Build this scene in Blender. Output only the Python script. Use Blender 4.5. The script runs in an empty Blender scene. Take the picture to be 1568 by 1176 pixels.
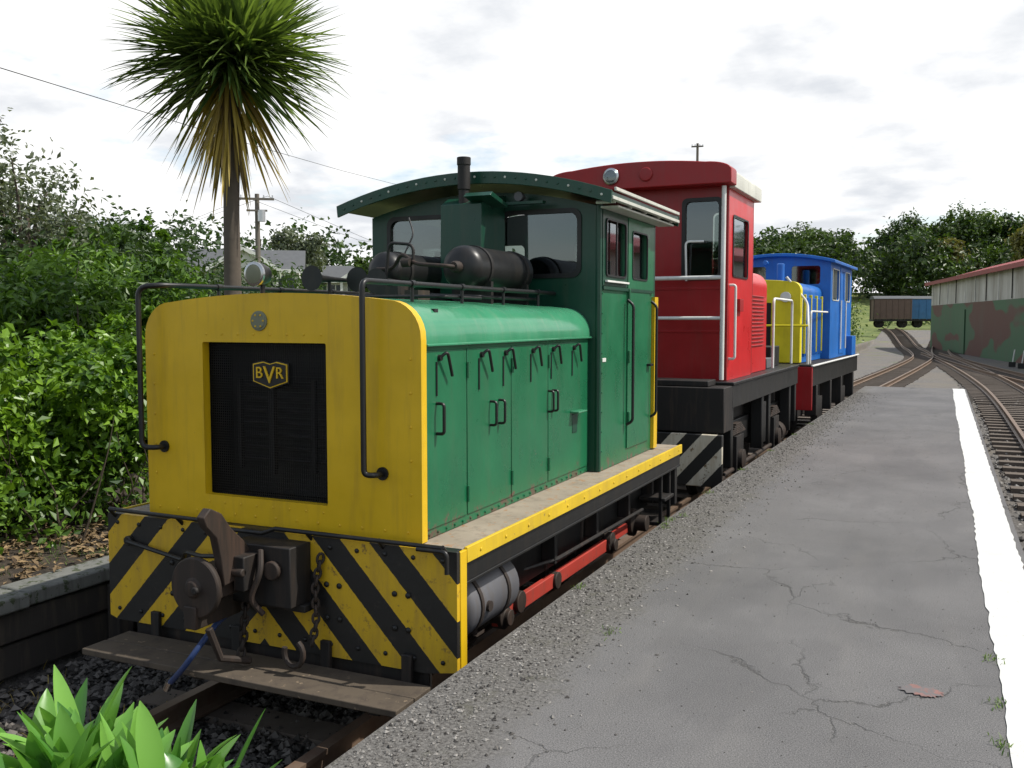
import bpy, math, random
import numpy as np
from mathutils import Vector, Matrix
random.seed(7); rng=np.random.default_rng(7)
R=math.radians
scene=bpy.context.scene
scene.view_settings.view_transform='Standard'; scene.view_settings.look='None'; scene.view_settings.exposure=0
# ---------------------------------------------------------------- materials
def nmat(name):
    m=bpy.data.materials.new(name); m.use_nodes=True
    nt=m.node_tree; nt.nodes.clear()
    o=nt.nodes.new('ShaderNodeOutputMaterial'); b=nt.nodes.new('ShaderNodeBsdfPrincipled')
    nt.links.new(b.outputs[0],o.inputs[0])
    return m,nt,b,o
def N(nt,t,**k):
    n=nt.nodes.new(t)
    for a,v in k.items(): setattr(n,a,v)
    return n
def coords(nt,scale=(1,1,1)):
    tc=N(nt,'ShaderNodeTexCoord')
    if scale==(1,1,1): return tc.outputs['Object']
    mp=N(nt,'ShaderNodeMapping'); mp.inputs['Scale'].default_value=scale
    nt.links.new(tc.outputs['Object'],mp.inputs[0]); return mp.outputs[0]
def noise(nt,vec,scale,detail=5,rough=.6):
    n=N(nt,'ShaderNodeTexNoise'); n.inputs['Scale'].default_value=scale; n.inputs['Detail'].default_value=detail
    n.inputs['Roughness'].default_value=rough; nt.links.new(vec,n.inputs['Vector']); return n.outputs[0]
def ramp(nt,fac,a,b,ca=(0,0,0,1),cb=(1,1,1,1)):
    r=N(nt,'ShaderNodeValToRGB'); r.color_ramp.elements[0].position=a; r.color_ramp.elements[1].position=b
    r.color_ramp.elements[0].color=ca; r.color_ramp.elements[1].color=cb
    nt.links.new(fac,r.inputs[0]); return r.outputs[0]
def maprange(nt,v,a,b,c,d):
    n=N(nt,'ShaderNodeMapRange'); n.clamp=True
    nt.links.new(v,n.inputs[0])
    for i,q in enumerate((a,b,c,d)): n.inputs[i+1].default_value=q
    return n.outputs[0]
def mix(nt,fac,a,b,blend='MIX'):
    m=N(nt,'ShaderNodeMix',data_type='RGBA',blend_type=blend)
    for s,v in ((0,fac),(6,a),(7,b)):
        if isinstance(v,(int,float)): m.inputs[s].default_value=v
        elif isinstance(v,tuple): m.inputs[s].default_value=v if len(v)==4 else v+(1,)
        else: nt.links.new(v,m.inputs[s])
    return m.outputs[2]
def math_(nt,op,a,b=None):
    m=N(nt,'ShaderNodeMath',operation=op)
    for i,v in enumerate((a,b)):
        if v is None: continue
        if isinstance(v,(int,float)): m.inputs[i].default_value=v
        else: nt.links.new(v,m.inputs[i])
    return m.outputs[0]
def bump(nt,b,h,strength=.3,dist=.01):
    n=N(nt,'ShaderNodeBump'); n.inputs['Strength'].default_value=strength; n.inputs['Distance'].default_value=dist
    nt.links.new(h,n.inputs['Height']); nt.links.new(n.outputs[0],b.inputs['Normal'])
def paint(name,col,rough=.45,metal=0,dirt=(.09,.07,.05),amt=.45,scale=2.5,chip=None,chipth=.68,bmp=.15,low=None,dk=.78):
    m,nt,b,o=nmat(name); v=coords(nt)
    big=noise(nt,v,scale,4); dark=tuple(c*dk for c in col)
    c=mix(nt,ramp(nt,big,.3,.7),dark,col)
    st=noise(nt,coords(nt,(9,9,.9)),1.3,4,.7)
    f=math_(nt,'MULTIPLY',ramp(nt,st,.5,.78),amt)
    c=mix(nt,f,c,dirt)
    if chip:
        ch=noise(nt,v,17,5,.7); c=mix(nt,ramp(nt,ch,chipth,chipth+.03),c,chip)
    if low:
        s=N(nt,'ShaderNodeSeparateXYZ'); nt.links.new(v,s.inputs[0])
        h=maprange(nt,s.outputs[2],low[0],low[1],.20,0.0)
        k=ramp(nt,math_(nt,'ADD',noise(nt,v,9,6,.72),h),.70,.78); c=mix(nt,k,c,low[2])
    nt.links.new(c,b.inputs['Base Color'])
    rr=math_(nt,'MULTIPLY_ADD',big,.3); rr.node.inputs[2].default_value=rough-.15
    nt.links.new(rr,b.inputs['Roughness']); b.inputs['Metallic'].default_value=metal
    b.inputs['Specular IOR Level'].default_value=.4
    if bmp: bump(nt,b,noise(nt,v,3.5,3,.55),bmp,.02)
    return m
GREEN=paint('green_paint',(.013,.140,.060),.30,chip=(.09,.10,.07),chipth=.70,amt=.22,low=(.46,.66,(.10,.07,.05)),bmp=.22,dk=.74)
GREENTOP=paint('green_paint_top_highlight',(.05,.25,.13),.18,amt=.25,bmp=.22,dirt=(.20,.26,.18))  # same green lightened, pale streaks: hood-top highlights put into the colour
DGREEN=paint('dark_green_paint_and_shade',(.008,.055,.032),.33,amt=.25)  # dark green parts; on the cab front it carries painted shade
YEL=paint('yellow_paint',(.68,.43,.010),.36,dirt=(.26,.16,.03),amt=.42,chip=(.22,.13,.05),chipth=.715,dk=.84,bmp=.2)
YELEDGE=paint('yellow_edge_paint',(.66,.45,.02),.45,dirt=(.3,.18,.05),amt=.4,chip=(.2,.13,.07),chipth=.66)
BLACK=paint('black_paint',(.010,.010,.010),.42,dirt=(.05,.038,.025),amt=.35)
GRIME=paint('grimy_metal',(.014,.012,.011),.65,dirt=(.055,.036,.025),amt=.7)
RUST=paint('rusty_iron',(.030,.021,.016),.7,dirt=(.08,.045,.03),amt=.8)
GREYM=paint('grey_tank_paint',(.11,.11,.12),.5,amt=.7)
RED=paint('red_paint',(.56,.014,.018),.32,amt=.14,dirt=(.12,.03,.02),dk=.82)
DRED=paint('dark_red_paint_and_shade',(.31,.012,.014),.38,amt=.22)  # darker red; on the cab front it carries painted shade
ROD=paint('red_rod_paint',(.42,.045,.03),.6,amt=.5,chip=(.08,.05,.04),chipth=.64)
BLUE=paint('blue_paint',(.014,.14,.48),.38,amt=.2)
WHITE=paint('white_paint',(.72,.72,.68),.45,dirt=(.3,.25,.18),amt=.35)
CREAM=paint('cream_roof_paint',(.58,.58,.51),.5,amt=.4)
BYEL=paint('bright_yellow_paint',(.76,.64,.02),.45,amt=.2)
CHROME=paint('chrome',(.5,.5,.5),.25,metal=1,amt=.2)
DECK=paint('worn_deck_plate',(.30,.25,.19),.8,dirt=(.12,.10,.075),amt=.9,scale=5,chip=(.28,.15,.07),chipth=.60,bmp=.4)
BOARD=paint('shadowed_step_timber',(.09,.070,.05),.85,dirt=(.04,.03,.025),amt=.9,scale=6,chip=(.2,.15,.1),chipth=.62,bmp=.4)  # dark brown timber, deepened to paint in the shadow lying on it
CONC=paint('weathered_concrete',(.17,.17,.155),.9,dirt=(.05,.055,.04),amt=.9,scale=4,bmp=.6,chip=(.05,.06,.03),chipth=.56)
DSLEEP=paint('dark_wall_timber',(.04,.034,.029),.9,amt=.8,scale=6,bmp=.6)
SLEEP=paint('timber_sleeper',(.13,.105,.085),.9,amt=.8,scale=6,bmp=.6)
RAIL=paint('rail_steel',(.2,.14,.10),.5,metal=.3,dirt=(.14,.07,.04),amt=.6)
def hazard(name,ca,period,x0,slope,cb=(.011,.010,.009)):
    m,nt,b,o=nmat(name); v=coords(nt); s=N(nt,'ShaderNodeSeparateXYZ'); nt.links.new(v,s.inputs[0])
    ax=math_(nt,'ABSOLUTE',math_(nt,'SUBTRACT',s.outputs[0],x0))
    q=math_(nt,'ADD',ax,math_(nt,'MULTIPLY',s.outputs[2],slope))
    wob=math_(nt,'MULTIPLY',noise(nt,v,30,3),.012)
    fr=math_(nt,'FRACT',math_(nt,'DIVIDE',math_(nt,'ADD',math_(nt,'ADD',q,wob),5.0),period))
    k=math_(nt,'GREATER_THAN',fr,.5)
    yel=mix(nt,ramp(nt,noise(nt,v,13,7,.75),.57,.66),ca,(.13,.075,.03))
    yel=mix(nt,math_(nt,'MULTIPLY',ramp(nt,noise(nt,coords(nt,(6,6,1)),2,5,.7),.45,.7),.4),yel,(.25,.15,.04))
    blk=mix(nt,ramp(nt,noise(nt,v,9,7,.7),.58,.78),cb,(.05,.038,.03))
    c=mix(nt,k,blk,yel); nt.links.new(c,b.inputs['Base Color']); b.inputs['Roughness'].default_value=.55
    bump(nt,b,noise(nt,v,12,5),.25,.01); return m
HAZ=hazard('hazard_stripes_yellow_black',(.58,.36,.01),.36,-.02,.95)
HAZW=hazard('hazard_stripes_white_black',(.55,.50,.40),.34,0,-.9)
def glassmat():
    m=bpy.data.materials.new('window_glass'); m.use_nodes=True; nt=m.node_tree; nt.nodes.clear()
    o=N(nt,'ShaderNodeOutputMaterial'); t=N(nt,'ShaderNodeBsdfTransparent'); t.inputs[0].default_value=(.46,.51,.48,1)
    g=N(nt,'ShaderNodeBsdfGlossy'); g.inputs['Roughness'].default_value=.04; g.inputs[0].default_value=(.9,.95,1,1)
    f=N(nt,'ShaderNodeFresnel'); f.inputs[0].default_value=1.5
    a=math_(nt,'MULTIPLY_ADD',f.outputs[0],1.4); a.node.inputs[2].default_value=.05
    x=N(nt,'ShaderNodeMixShader'); nt.links.new(a,x.inputs[0]); nt.links.new(t.outputs[0],x.inputs[1]); nt.links.new(g.outputs[0],x.inputs[2])
    nt.links.new(x.outputs[0],o.inputs[0]); return m
GLASS=glassmat()
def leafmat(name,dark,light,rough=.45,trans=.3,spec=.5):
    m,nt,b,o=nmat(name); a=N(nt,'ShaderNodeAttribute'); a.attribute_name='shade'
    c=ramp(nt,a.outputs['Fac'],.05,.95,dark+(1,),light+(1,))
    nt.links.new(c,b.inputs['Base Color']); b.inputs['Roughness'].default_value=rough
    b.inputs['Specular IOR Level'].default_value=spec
    if trans<=0: return m
    t=N(nt,'ShaderNodeBsdfTranslucent'); nt.links.new(mix(nt,1.0,c,(1.3,1.35,.6),'MULTIPLY'),t.inputs[0])
    x=N(nt,'ShaderNodeMixShader'); x.inputs[0].default_value=trans
    nt.links.new(b.outputs[0],x.inputs[1]); nt.links.new(t.outputs[0],x.inputs[2]); nt.links.new(x.outputs[0],o.inputs[0])
    return m
LBUSH=leafmat('bush_leaf',(.022,.07,.006),(.22,.38,.03),.38,.3,.45)
LBUSH2=leafmat('shrub_leaf',(.018,.055,.008),(.15,.27,.03),.4,.3,.45)
LDARK=leafmat('dark_leaf',(.010,.026,.007),(.065,.12,.022))
LHILL=leafmat('hill_leaf',(.010,.026,.006),(.075,.125,.022))
LMID=leafmat('mid_leaf',(.018,.045,.009),(.11,.175,.03))
LGREY=leafmat('grey_green_leaf',(.05,.065,.04),(.18,.21,.13))
LOLIVE=leafmat('olive_leaf',(.05,.055,.015),(.24,.22,.06))
LCAB=leafmat('cabbage_tree_leaf',(.022,.045,.01),(.24,.34,.08),.30,.25,.7)
LDEAD=leafmat('dead_leaf',(.12,.08,.025),(.46,.34,.07),.6,.3)
LAGA=leafmat('broad_plant_leaf',(.06,.19,.03),(.19,.40,.07),.32,.3)
LGRASS=leafmat('grass_blade',(.05,.10,.015),(.16,.24,.05))
BARK=paint('bark',(.11,.09,.07),.9,amt=.7,bmp=.9,scale=8)
# ---------------------------------------------------------------- mesh building
def empty(name,loc=(0,0,0),rz=0):
    e=bpy.data.objects.new(name,None); e.location=loc; e.rotation_euler=(0,0,rz); scene.collection.objects.link(e); return e
def fillet(pts,rad,n=6):
    P=[Vector(p) for p in pts]; out=[P[0]]
    for i in range(1,len(P)-1):
        a,b,c=P[i-1],P[i],P[i+1]; r=min(rad,(a-b).length*.49,(c-b).length*.49)
        s=b+(a-b).normalized()*r; e=b+(c-b).normalized()*r
        for k in range(n+1):
            t=k/n; out.append(s*(1-t)**2+b*2*t*(1-t)+e*t*t)
    out.append(P[-1]); return out
def rr(x0,z0,x1,z1,r,n=5):
    o=[]
    for cx,cz,a0 in ((x1-r,z1-r,0),(x0+r,z1-r,90),(x0+r,z0+r,180),(x1-r,z0+r,270)):
        for k in range(n+1):
            a=R(a0+90*k/n); o.append((cx+r*math.cos(a),cz+r*math.sin(a)))
    return o
class Part:
    def __init__(s,name,parent,mats):
        s.n=name; s.p=parent; s.m=mats if isinstance(mats,list) else [mats]; s.v=[]; s.f=[]; s.mi=[]
    def add(s,v,f,m=0):
        o=len(s.v); s.v+= [tuple(x) for x in v]; s.f+=[tuple(i+o for i in q) for q in f]; s.mi+=[m]*len(f)
    def box(s,x0,y0,z0,x1,y1,z1,m=0):
        s.add([(x0,y0,z0),(x1,y0,z0),(x1,y1,z0),(x0,y1,z0),(x0,y0,z1),(x1,y0,z1),(x1,y1,z1),(x0,y1,z1)],
          [(3,2,1,0),(4,5,6,7),(0,1,5,4),(1,2,6,5),(2,3,7,6),(3,0,4,7)],m)
    def tube(s,pts,r,m=0,n=10,radii=None,closed=False):
        P=[Vector(p) for p in pts]; v=[];f=[];prev=None;K=len(P)
        for i,p in enumerate(P):
            if closed: t=(P[(i+1)%K]-P[i-1]).normalized()
            else: t=(P[min(i+1,K-1)]-P[max(i-1,0)]).normalized()
            if prev is None:
                u=t.orthogonal().normalized()
            else:
                u=(prev-t*prev.dot(t)); u=u.normalized() if u.length>1e-6 else t.orthogonal().normalized()
            prev=u; w=t.cross(u); q=radii[i] if radii else r
            for k in range(n):
                a=2*math.pi*k/n; v.append(p+u*q*math.cos(a)+w*q*math.sin(a))
        for i in range(K if closed else K-1):
            j=(i+1)%K
            for k in range(n): f.append((i*n+k,i*n+(k+1)%n,j*n+(k+1)%n,j*n+k))
        if not closed:
            f.append(tuple(range(n-1,-1,-1))); f.append(tuple((K-1)*n+k for k in range(n)))
        s.add(v,f,m)
    def cyl(s,a,b,r,m=0,n=24,r2=None):
        s.tube([a,b],r,m,n,radii=[r,r if r2 is None else r2])
    def lathe(s,a,d,prof,m=0,n=24):
        a=Vector(a); d=Vector(d).normalized(); s.tube([a+d*(p[0]+i*1e-5) for i,p in enumerate(prof)],0,m,n,radii=[max(p[1],1e-4) for p in prof])
    def exty(s,prof,y0,y1,m=0,cap=True):
        n=len(prof); v=[(x,y0,z) for x,z in prof]+[(x,y1,z) for x,z in prof]
        f=[(i,(i+1)%n,n+(i+1)%n,n+i) for i in range(n)]
        if cap: f+=[tuple(range(n-1,-1,-1)),tuple(range(n,2*n))]
        s.add(v,f,m)
    def extx(s,prof,x0,x1,m=0):
        n=len(prof); v=[(x0,y,z) for y,z in prof]+[(x1,y,z) for y,z in prof]
        f=[(i,(i+1)%n,n+(i+1)%n,n+i) for i in range(n)]+[tuple(range(n-1,-1,-1)),tuple(range(n,2*n))]
        s.add(v,f,m)
    def plate(s,outer,holes,plane,c,thick,m=0):
        cu=bpy.data.curves.new('t','CURVE'); cu.dimensions='2D'; cu.fill_mode='BOTH'; cu.extrude=thick/2
        for lp in [outer]+holes:
            sp=cu.splines.new('POLY'); sp.points.add(len(lp)-1); sp.use_cyclic_u=True
            for q,(a,b) in zip(sp.points,lp): q.co=(a,b,0,1)
        s._obj(cu,plane,c,m)
    def _obj(s,cu,plane,c,m):
        ob=bpy.data.objects.new('t',cu); scene.collection.objects.link(ob); bpy.context.view_layer.update()
        me=bpy.data.meshes.new_from_object(ob.evaluated_get(bpy.context.evaluated_depsgraph_get()))
        if plane=='xz': v=[(p.co.x,c+p.co.z,p.co.y) for p in me.vertices]
        elif plane=='yz': v=[(c+p.co.z,p.co.x,p.co.y) for p in me.vertices]
        else: v=[(p.co.x,p.co.y,c+p.co.z) for p in me.vertices]
        s.add(v,[tuple(p.vertices) for p in me.polygons],m)
        bpy.data.objects.remove(ob); bpy.data.curves.remove(cu); bpy.data.meshes.remove(me)
    def text(s,body,size,x,z,y,m=0):
        cu=bpy.data.curves.new('t','FONT'); cu.body=body; cu.size=size; cu.extrude=.004; cu.align_x='CENTER'; cu.align_y='CENTER'
        ob=bpy.data.objects.new('t',cu); scene.collection.objects.link(ob); bpy.context.view_layer.update()
        me=bpy.data.meshes.new_from_object(ob.evaluated_get(bpy.context.evaluated_depsgraph_get()))
        s.add([(x+p.co.x,y-p.co.z,z+p.co.y) for p in me.vertices],[tuple(p.vertices) for p in me.polygons],m)
        bpy.data.objects.remove(ob)
    def done(s,bevel=0,angle=40,recalc=True):
        me=bpy.data.meshes.new(s.n); me.from_pydata(s.v,[],s.f)
        for m in s.m: me.materials.append(m)
        me.polygons.foreach_set('material_index',s.mi)
        me.polygons.foreach_set('use_smooth',[True]*len(s.f)); me.update()
        import bmesh
        bm=bmesh.new(); bm.from_mesh(me); bmesh.ops.recalc_face_normals(bm,faces=bm.faces); bm.to_mesh(me); bm.free()
        me.set_sharp_from_angle(angle=R(angle))
        ob=bpy.data.objects.new(s.n,me); scene.collection.objects.link(ob)
        if s.p: ob.parent=s.p
        if bevel:
            b=ob.modifiers.new('b','BEVEL'); b.width=bevel; b.segments=2; b.limit_method='ANGLE'; b.angle_limit=R(50); b.harden_normals=False
        return ob
def npmesh(name,V,F,mat,parent=None,shade=None,smooth=False):
    me=bpy.data.meshes.new(name); k=F.shape[1]
    me.vertices.add(len(V)); me.vertices.foreach_set('co',V.astype(np.float32).ravel())
    me.loops.add(F.size); me.loops.foreach_set('vertex_index',F.astype(np.int32).ravel())
    me.polygons.add(len(F)); me.polygons.foreach_set('loop_start',np.arange(0,F.size,k,dtype=np.int32))
    me.update(calc_edges=True); me.validate()
    if shade is not None:
        a=me.attributes.new('shade','FLOAT','FACE'); a.data.foreach_set('value',shade.astype(np.float32))
    me.materials.append(mat)
    me.polygons.foreach_set('use_smooth',[smooth]*len(me.polygons))
    ob=bpy.data.objects.new(name,me); scene.collection.objects.link(ob)
    if parent: ob.parent=parent
    return ob
def unit(a): return a/np.maximum(np.linalg.norm(a,axis=1,keepdims=True),1e-9)
def leaves(name,blobs,n,size,mat,parent=None,aspect=.5,per=22,sig=.16,lo=.45,up=.35):
    B=np.array(blobs,float); w=(B[:,3]*B[:,4]*B[:,5])**.66; w/=w.sum(); nc=max(3,n//per)
    bi=rng.choice(len(B),nc,p=w); d=unit(rng.normal(size=(nc,3))); r=lo+(1.06-lo)*rng.random((nc,1))**.6
    cc=B[bi,:3]+d*r*B[bi,3:6]; cs=rng.random(nc)
    ci=rng.integers(0,nc,n); sg=(B[bi,3:6].min(axis=1)*sig)[ci][:,None]
    p=cc[ci]+rng.normal(size=(n,3))*sg
    nn=unit(d[ci]*.55+rng.normal(size=(n,3))*.55+np.array([0,0,up])); t=unit(np.cross(nn,rng.normal(size=(n,3)))); b=np.cross(nn,t)
    L=(size*(.6+.8*rng.random((n,1)))); W=L*aspect*.5
    V=np.stack([p-t*L/2,p+b*W+nn*L*.08,p+t*L/2-nn*L*.1,p-b*W+nn*L*.08],1).reshape(-1,3)
    F=np.arange(4*n).reshape(n,4); sh=np.clip(cs[ci]*.55+.45*rng.random(n),0,1)
    return npmesh(name,V,F,mat,parent,sh)
def straps(name,C,D,L,W,G,mat,parent=None,seg=6,fold=.25,shade=None,shape='strap'):
    n=len(C); s=np.linspace(0,1,seg+1); U=unit(np.cross(D,np.array([0,0,1.])+rng.normal(size=(n,3))*.15)); Nn=np.cross(U,D)
    V=np.zeros((n,seg+1,3,3))
    for i,t in enumerate(s):
        c=C+D*(L*t)[:,None]; c[:,2]-=G*L*t**2.1
        w=W*(.45+.9*min(t*3,1)*.6)*(1-t**2.2)**.8 if shape=='strap' else W*math.sin(math.pi*(.12+.88*t)**1.1)**.8
        w=np.maximum(w,.0015)
        V[:,i,0]=c-U*w[:,None]+Nn*(w*fold)[:,None]; V[:,i,1]=c; V[:,i,2]=c+U*w[:,None]+Nn*(w*fold)[:,None]
    F=[]
    base=np.arange(n)*(seg+1)*3
    for i in range(seg):
        for k in (0,1):
            a=base+i*3+k; F.append(np.stack([a,a+1,a+4,a+3],1))
    F=np.concatenate(F)
    if shade is None: shade=rng.random(n)
    return npmesh(name,V.reshape(-1,3),F,mat,parent,np.tile(shade,2*seg),True)
def rocks(name,P,S,mat,parent=None):
    n=len(P); o=np.array([(1,0,0),(0,1,0),(-1,0,0),(0,-1,0),(0,0,1),(0,0,-1.)])
    off=o[None]*(.6+.7*rng.random((n,6,1)))+rng.normal(size=(n,6,3))*.12
    a=rng.random(n)*6.28; c,s_=np.cos(a),np.sin(a); x=off[...,0]*c[:,None]-off[...,1]*s_[:,None]; y=off[...,0]*s_[:,None]+off[...,1]*c[:,None]
    V=np.stack([x,y,off[...,2]*.7],-1)*S[:,None,None]+P[:,None]
    f=np.array([(0,1,4),(1,2,4),(2,3,4),(3,0,4),(1,0,5),(2,1,5),(3,2,5),(0,3,5)])
    F=(f[None]+(np.arange(n)*6)[:,None,None]).reshape(-1,3)
    return npmesh(name,V.reshape(-1,3),F,mat,parent,np.repeat(rng.random(n),8))
# ---------------------------------------------------------------- camera
cam=bpy.data.cameras.new('camera'); co=bpy.data.objects.new('camera',cam); scene.collection.objects.link(co)
co.location=(0,0,1.6); co.rotation_euler=(R(90-3.9),0,R(24.5)); cam.sensor_width=36; cam.lens=33.06; cam.clip_end=5000; cam.clip_start=.05
scene.camera=co
# ---------------------------------------------------------------- light
el=R(54); hz=Vector((.95,.31)).normalized(); sd=Vector((hz.x*math.cos(el),hz.y*math.cos(el),math.sin(el)))
sl=bpy.data.lights.new('sun','SUN'); sl.energy=5.0; sl.angle=R(.53); sl.color=(1,.96,.88)
so=bpy.data.objects.new('sun',sl); scene.collection.objects.link(so); so.rotation_euler=sd.to_track_quat('Z','Y').to_euler(); so.location=(20,20,40)
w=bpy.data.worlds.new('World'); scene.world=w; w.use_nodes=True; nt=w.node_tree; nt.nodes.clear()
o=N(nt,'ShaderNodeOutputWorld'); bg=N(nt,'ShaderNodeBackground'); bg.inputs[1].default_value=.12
sky=N(nt,'ShaderNodeTexSky'); sky.sky_type='NISHITA'; sky.sun_disc=False; sky.sun_elevation=el; sky.sun_rotation=math.atan2(hz.x,hz.y)
tc=N(nt,'ShaderNodeTexCoord'); sp=N(nt,'ShaderNodeSeparateXYZ'); nt.links.new(tc.outputs['Generated'],sp.inputs[0])
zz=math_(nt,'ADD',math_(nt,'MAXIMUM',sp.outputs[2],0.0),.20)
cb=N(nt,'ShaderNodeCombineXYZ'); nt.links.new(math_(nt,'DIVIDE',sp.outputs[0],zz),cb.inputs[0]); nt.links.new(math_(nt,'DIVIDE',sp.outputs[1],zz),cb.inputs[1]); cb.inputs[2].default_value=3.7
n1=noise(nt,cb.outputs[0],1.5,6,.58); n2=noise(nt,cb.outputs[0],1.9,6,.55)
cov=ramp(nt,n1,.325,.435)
cov=math_(nt,'MULTIPLY',cov,maprange(nt,sp.outputs[2],.52,.72,1.0,.10))  # cloud thinned overhead, out of view, to cut fill light
cov=math_(nt,'MULTIPLY',cov,maprange(nt,sp.outputs[1],-.4,.1,.30,1.0))  # likewise thinned behind the camera, to deepen shadow contrast
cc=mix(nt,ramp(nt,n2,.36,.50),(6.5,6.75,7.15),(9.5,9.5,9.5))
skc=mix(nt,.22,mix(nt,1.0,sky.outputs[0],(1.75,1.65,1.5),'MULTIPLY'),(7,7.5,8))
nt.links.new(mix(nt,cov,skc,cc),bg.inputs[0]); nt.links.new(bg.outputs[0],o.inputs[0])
# ---------------------------------------------------------------- terrain
def sm(v,a,b):
    t=np.clip((v-a)/(b-a),0,1); return t*t*(3-2*t)
def gz(x,y):
    x=np.asarray(x,float); y=np.asarray(y,float)
    z=-.74+0*x
    left=-.2+.036*np.clip(-x-5.6,0,60); k=sm(-x,5.42,5.5); z=z*(1-k)+left*k
    z=z+1.35*sm(y,80,106)*(1-k)+6*sm(y,108,165)+4*sm(-x,60,140)*k
    z=z+.1*sm(x,3.2,4.5)
    return z
xs=np.unique(np.concatenate([np.linspace(-1500,-120,12),np.linspace(-120,-16,30),np.linspace(-16,-5.55,16),[-5.5,-5.47,-5.44,-5.41],np.linspace(-5.3,6,18),np.linspace(6,60,20),np.linspace(60,1500,12)]))
ys=np.unique(np.concatenate([np.linspace(-300,-10,8),np.linspace(-10,60,60),np.linspace(60,200,60),np.linspace(200,2500,14)]))
X,Y=np.meshgrid(xs,ys); Z=gz(X,Y); Z=Z+.05*np.sin(X*.9+Y*.37)*np.sin(Y*.7)*sm(-X,5.6,7)
V=np.stack([X,Y,Z],-1).reshape(-1,3); nx=len(xs); ii,jj=np.meshgrid(np.arange(len(ys)-1),np.arange(nx-1),indexing='ij'); a=(ii*nx+jj).ravel()
m,nt,b,o=nmat('ground_soil_grass'); v=coords(nt); s=N(nt,'ShaderNodeSeparateXYZ'); nt.links.new(v,s.inputs[0])
grass=mix(nt,ramp(nt,noise(nt,v,.6,6,.7),.35,.65),(.06,.10,.02),(.19,.21,.06))
grav=mix(nt,ramp(nt,noise(nt,v,14,6,.8),.35,.7),(.07,.065,.062),(.25,.235,.22))
grav=mix(nt,ramp(nt,noise(nt,v,.5,4,.6),.4,.65),grav,(.17,.15,.125))
soil=mix(nt,ramp(nt,noise(nt,v,9,6,.7),.35,.7),(.025,.018,.012),(.10,.075,.05))
dk=mix(nt,ramp(nt,noise(nt,v,20,6,.7),.35,.7),(.02,.018,.016),(.09,.08,.07))
near=math_(nt,'MULTIPLY',math_(nt,'LESS_THAN',s.outputs[0],-5.3),math_(nt,'LESS_THAN',s.outputs[1],9.0))
c=mix(nt,near,grass,soil)
gm=math_(nt,'MULTIPLY',math_(nt,'GREATER_THAN',s.outputs[0],-5.6),math_(nt,'LESS_THAN',s.outputs[1],104.0))
fac=math_(nt,'MULTIPLY',gm,ramp(nt,noise(nt,v,.35,6,.7),.30,.42)) 
inbed=math_(nt,'LESS_THAN',s.outputs[1],26.0)
fac=math_(nt,'MAXIMUM',fac,math_(nt,'MULTIPLY',gm,inbed))
c=mix(nt,fac,c,grav)
c=mix(nt,math_(nt,'MULTIPLY',math_(nt,'MULTIPLY',gm,inbed),math_(nt,'LESS_THAN',s.outputs[0],0.0)),c,dk)  # track bed darkened with the ballast: dirt and painted shade together
nt.links.new(c,b.inputs['Base Color']); b.inputs['Roughness'].default_value=.95
bump(nt,b,noise(nt,v,18,5,.8),1,.05)
npmesh('ground',V,np.stack([a,a+1,a+nx+1,a+nx],1),m,smooth=True)
STONE=leafmat('gravel_stone',(.045,.041,.038),(.27,.255,.235),.9,0.0,.2)
BSTONE=leafmat('dirty_shaded_ballast_stone',(.02,.018,.016),(.15,.135,.12),.9,0.0,.2)  # dark from dirt, plus shade by the loco put into the colour
# platform
m,nt,b,o=nmat('asphalt'); v=coords(nt)
g1=ramp(nt,noise(nt,v,170,3,.9),.38,.64); g2=ramp(nt,noise(nt,v,.8,6,.62),.3,.7)
c=mix(nt,g1,(.060,.059,.060),(.215,.21,.208)); c=mix(nt,1.0,c,mix(nt,g2,(.76,.755,.755),(1.12,1.11,1.10)),'MULTIPLY')
patch=ramp(nt,noise(nt,coords(nt,(.8,.35,1)),1.7,4,.5),.52,.56); c=mix(nt,math_(nt,'MULTIPLY',patch,.22),c,(.08,.078,.08))
strk=ramp(nt,noise(nt,coords(nt,(1.6,.25,1)),2.2,5,.7),.5,.75); c=mix(nt,math_(nt,'MULTIPLY',strk,.22),c,(.18,.167,.15))
wv=N(nt,'ShaderNodeTexNoise'); wv.inputs['Scale'].default_value=2.4; wv.inputs['Detail'].default_value=6; wv.inputs['Roughness'].default_value=.62; nt.links.new(v,wv.inputs['Vector'])
va=N(nt,'ShaderNodeVectorMath',operation='MULTIPLY_ADD'); nt.links.new(wv.outputs['Color'],va.inputs[0]); va.inputs[1].default_value=(.55,.55,0); nt.links.new(v,va.inputs[2])
vo=N(nt,'ShaderNodeTexVoronoi',feature='DISTANCE_TO_EDGE'); vo.inputs['Scale'].default_value=.72; nt.links.new(va.outputs[0],vo.inputs['Vector'])
cr=ramp(nt,vo.outputs['Distance'],.001,.0055,(1,1,1,1),(0,0,0,1))
cm=math_(nt,'MULTIPLY',cr,ramp(nt,noise(nt,v,.9,3),.44,.60)); c=mix(nt,math_(nt,'MULTIPLY',cm,.6),c,(.035,.034,.03))
s=N(nt,'ShaderNodeSeparateXYZ'); nt.links.new(v,s.inputs[0])
wb=math_(nt,'MULTIPLY',noise(nt,v,2.5,6,.7),.5); ed=math_(nt,'SUBTRACT',math_(nt,'SUBTRACT',-1.18,s.outputs[0]),wb)
em=ramp(nt,ed,.0,.16)
gv=mix(nt,ramp(nt,noise(nt,v,60,5,.8),.35,.68),(.035,.032,.03),(.23,.22,.205))
gv=mix(nt,math_(nt,'MULTIPLY',ramp(nt,noise(nt,v,6,5,.7),.54,.68),.4),gv,(.06,.06,.03))
c=mix(nt,em,c,gv)
nt.links.new(c,b.inputs['Base Color']); b.inputs['Roughness'].default_value=.9; b.inputs['Specular IOR Level'].default_value=.25
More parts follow.
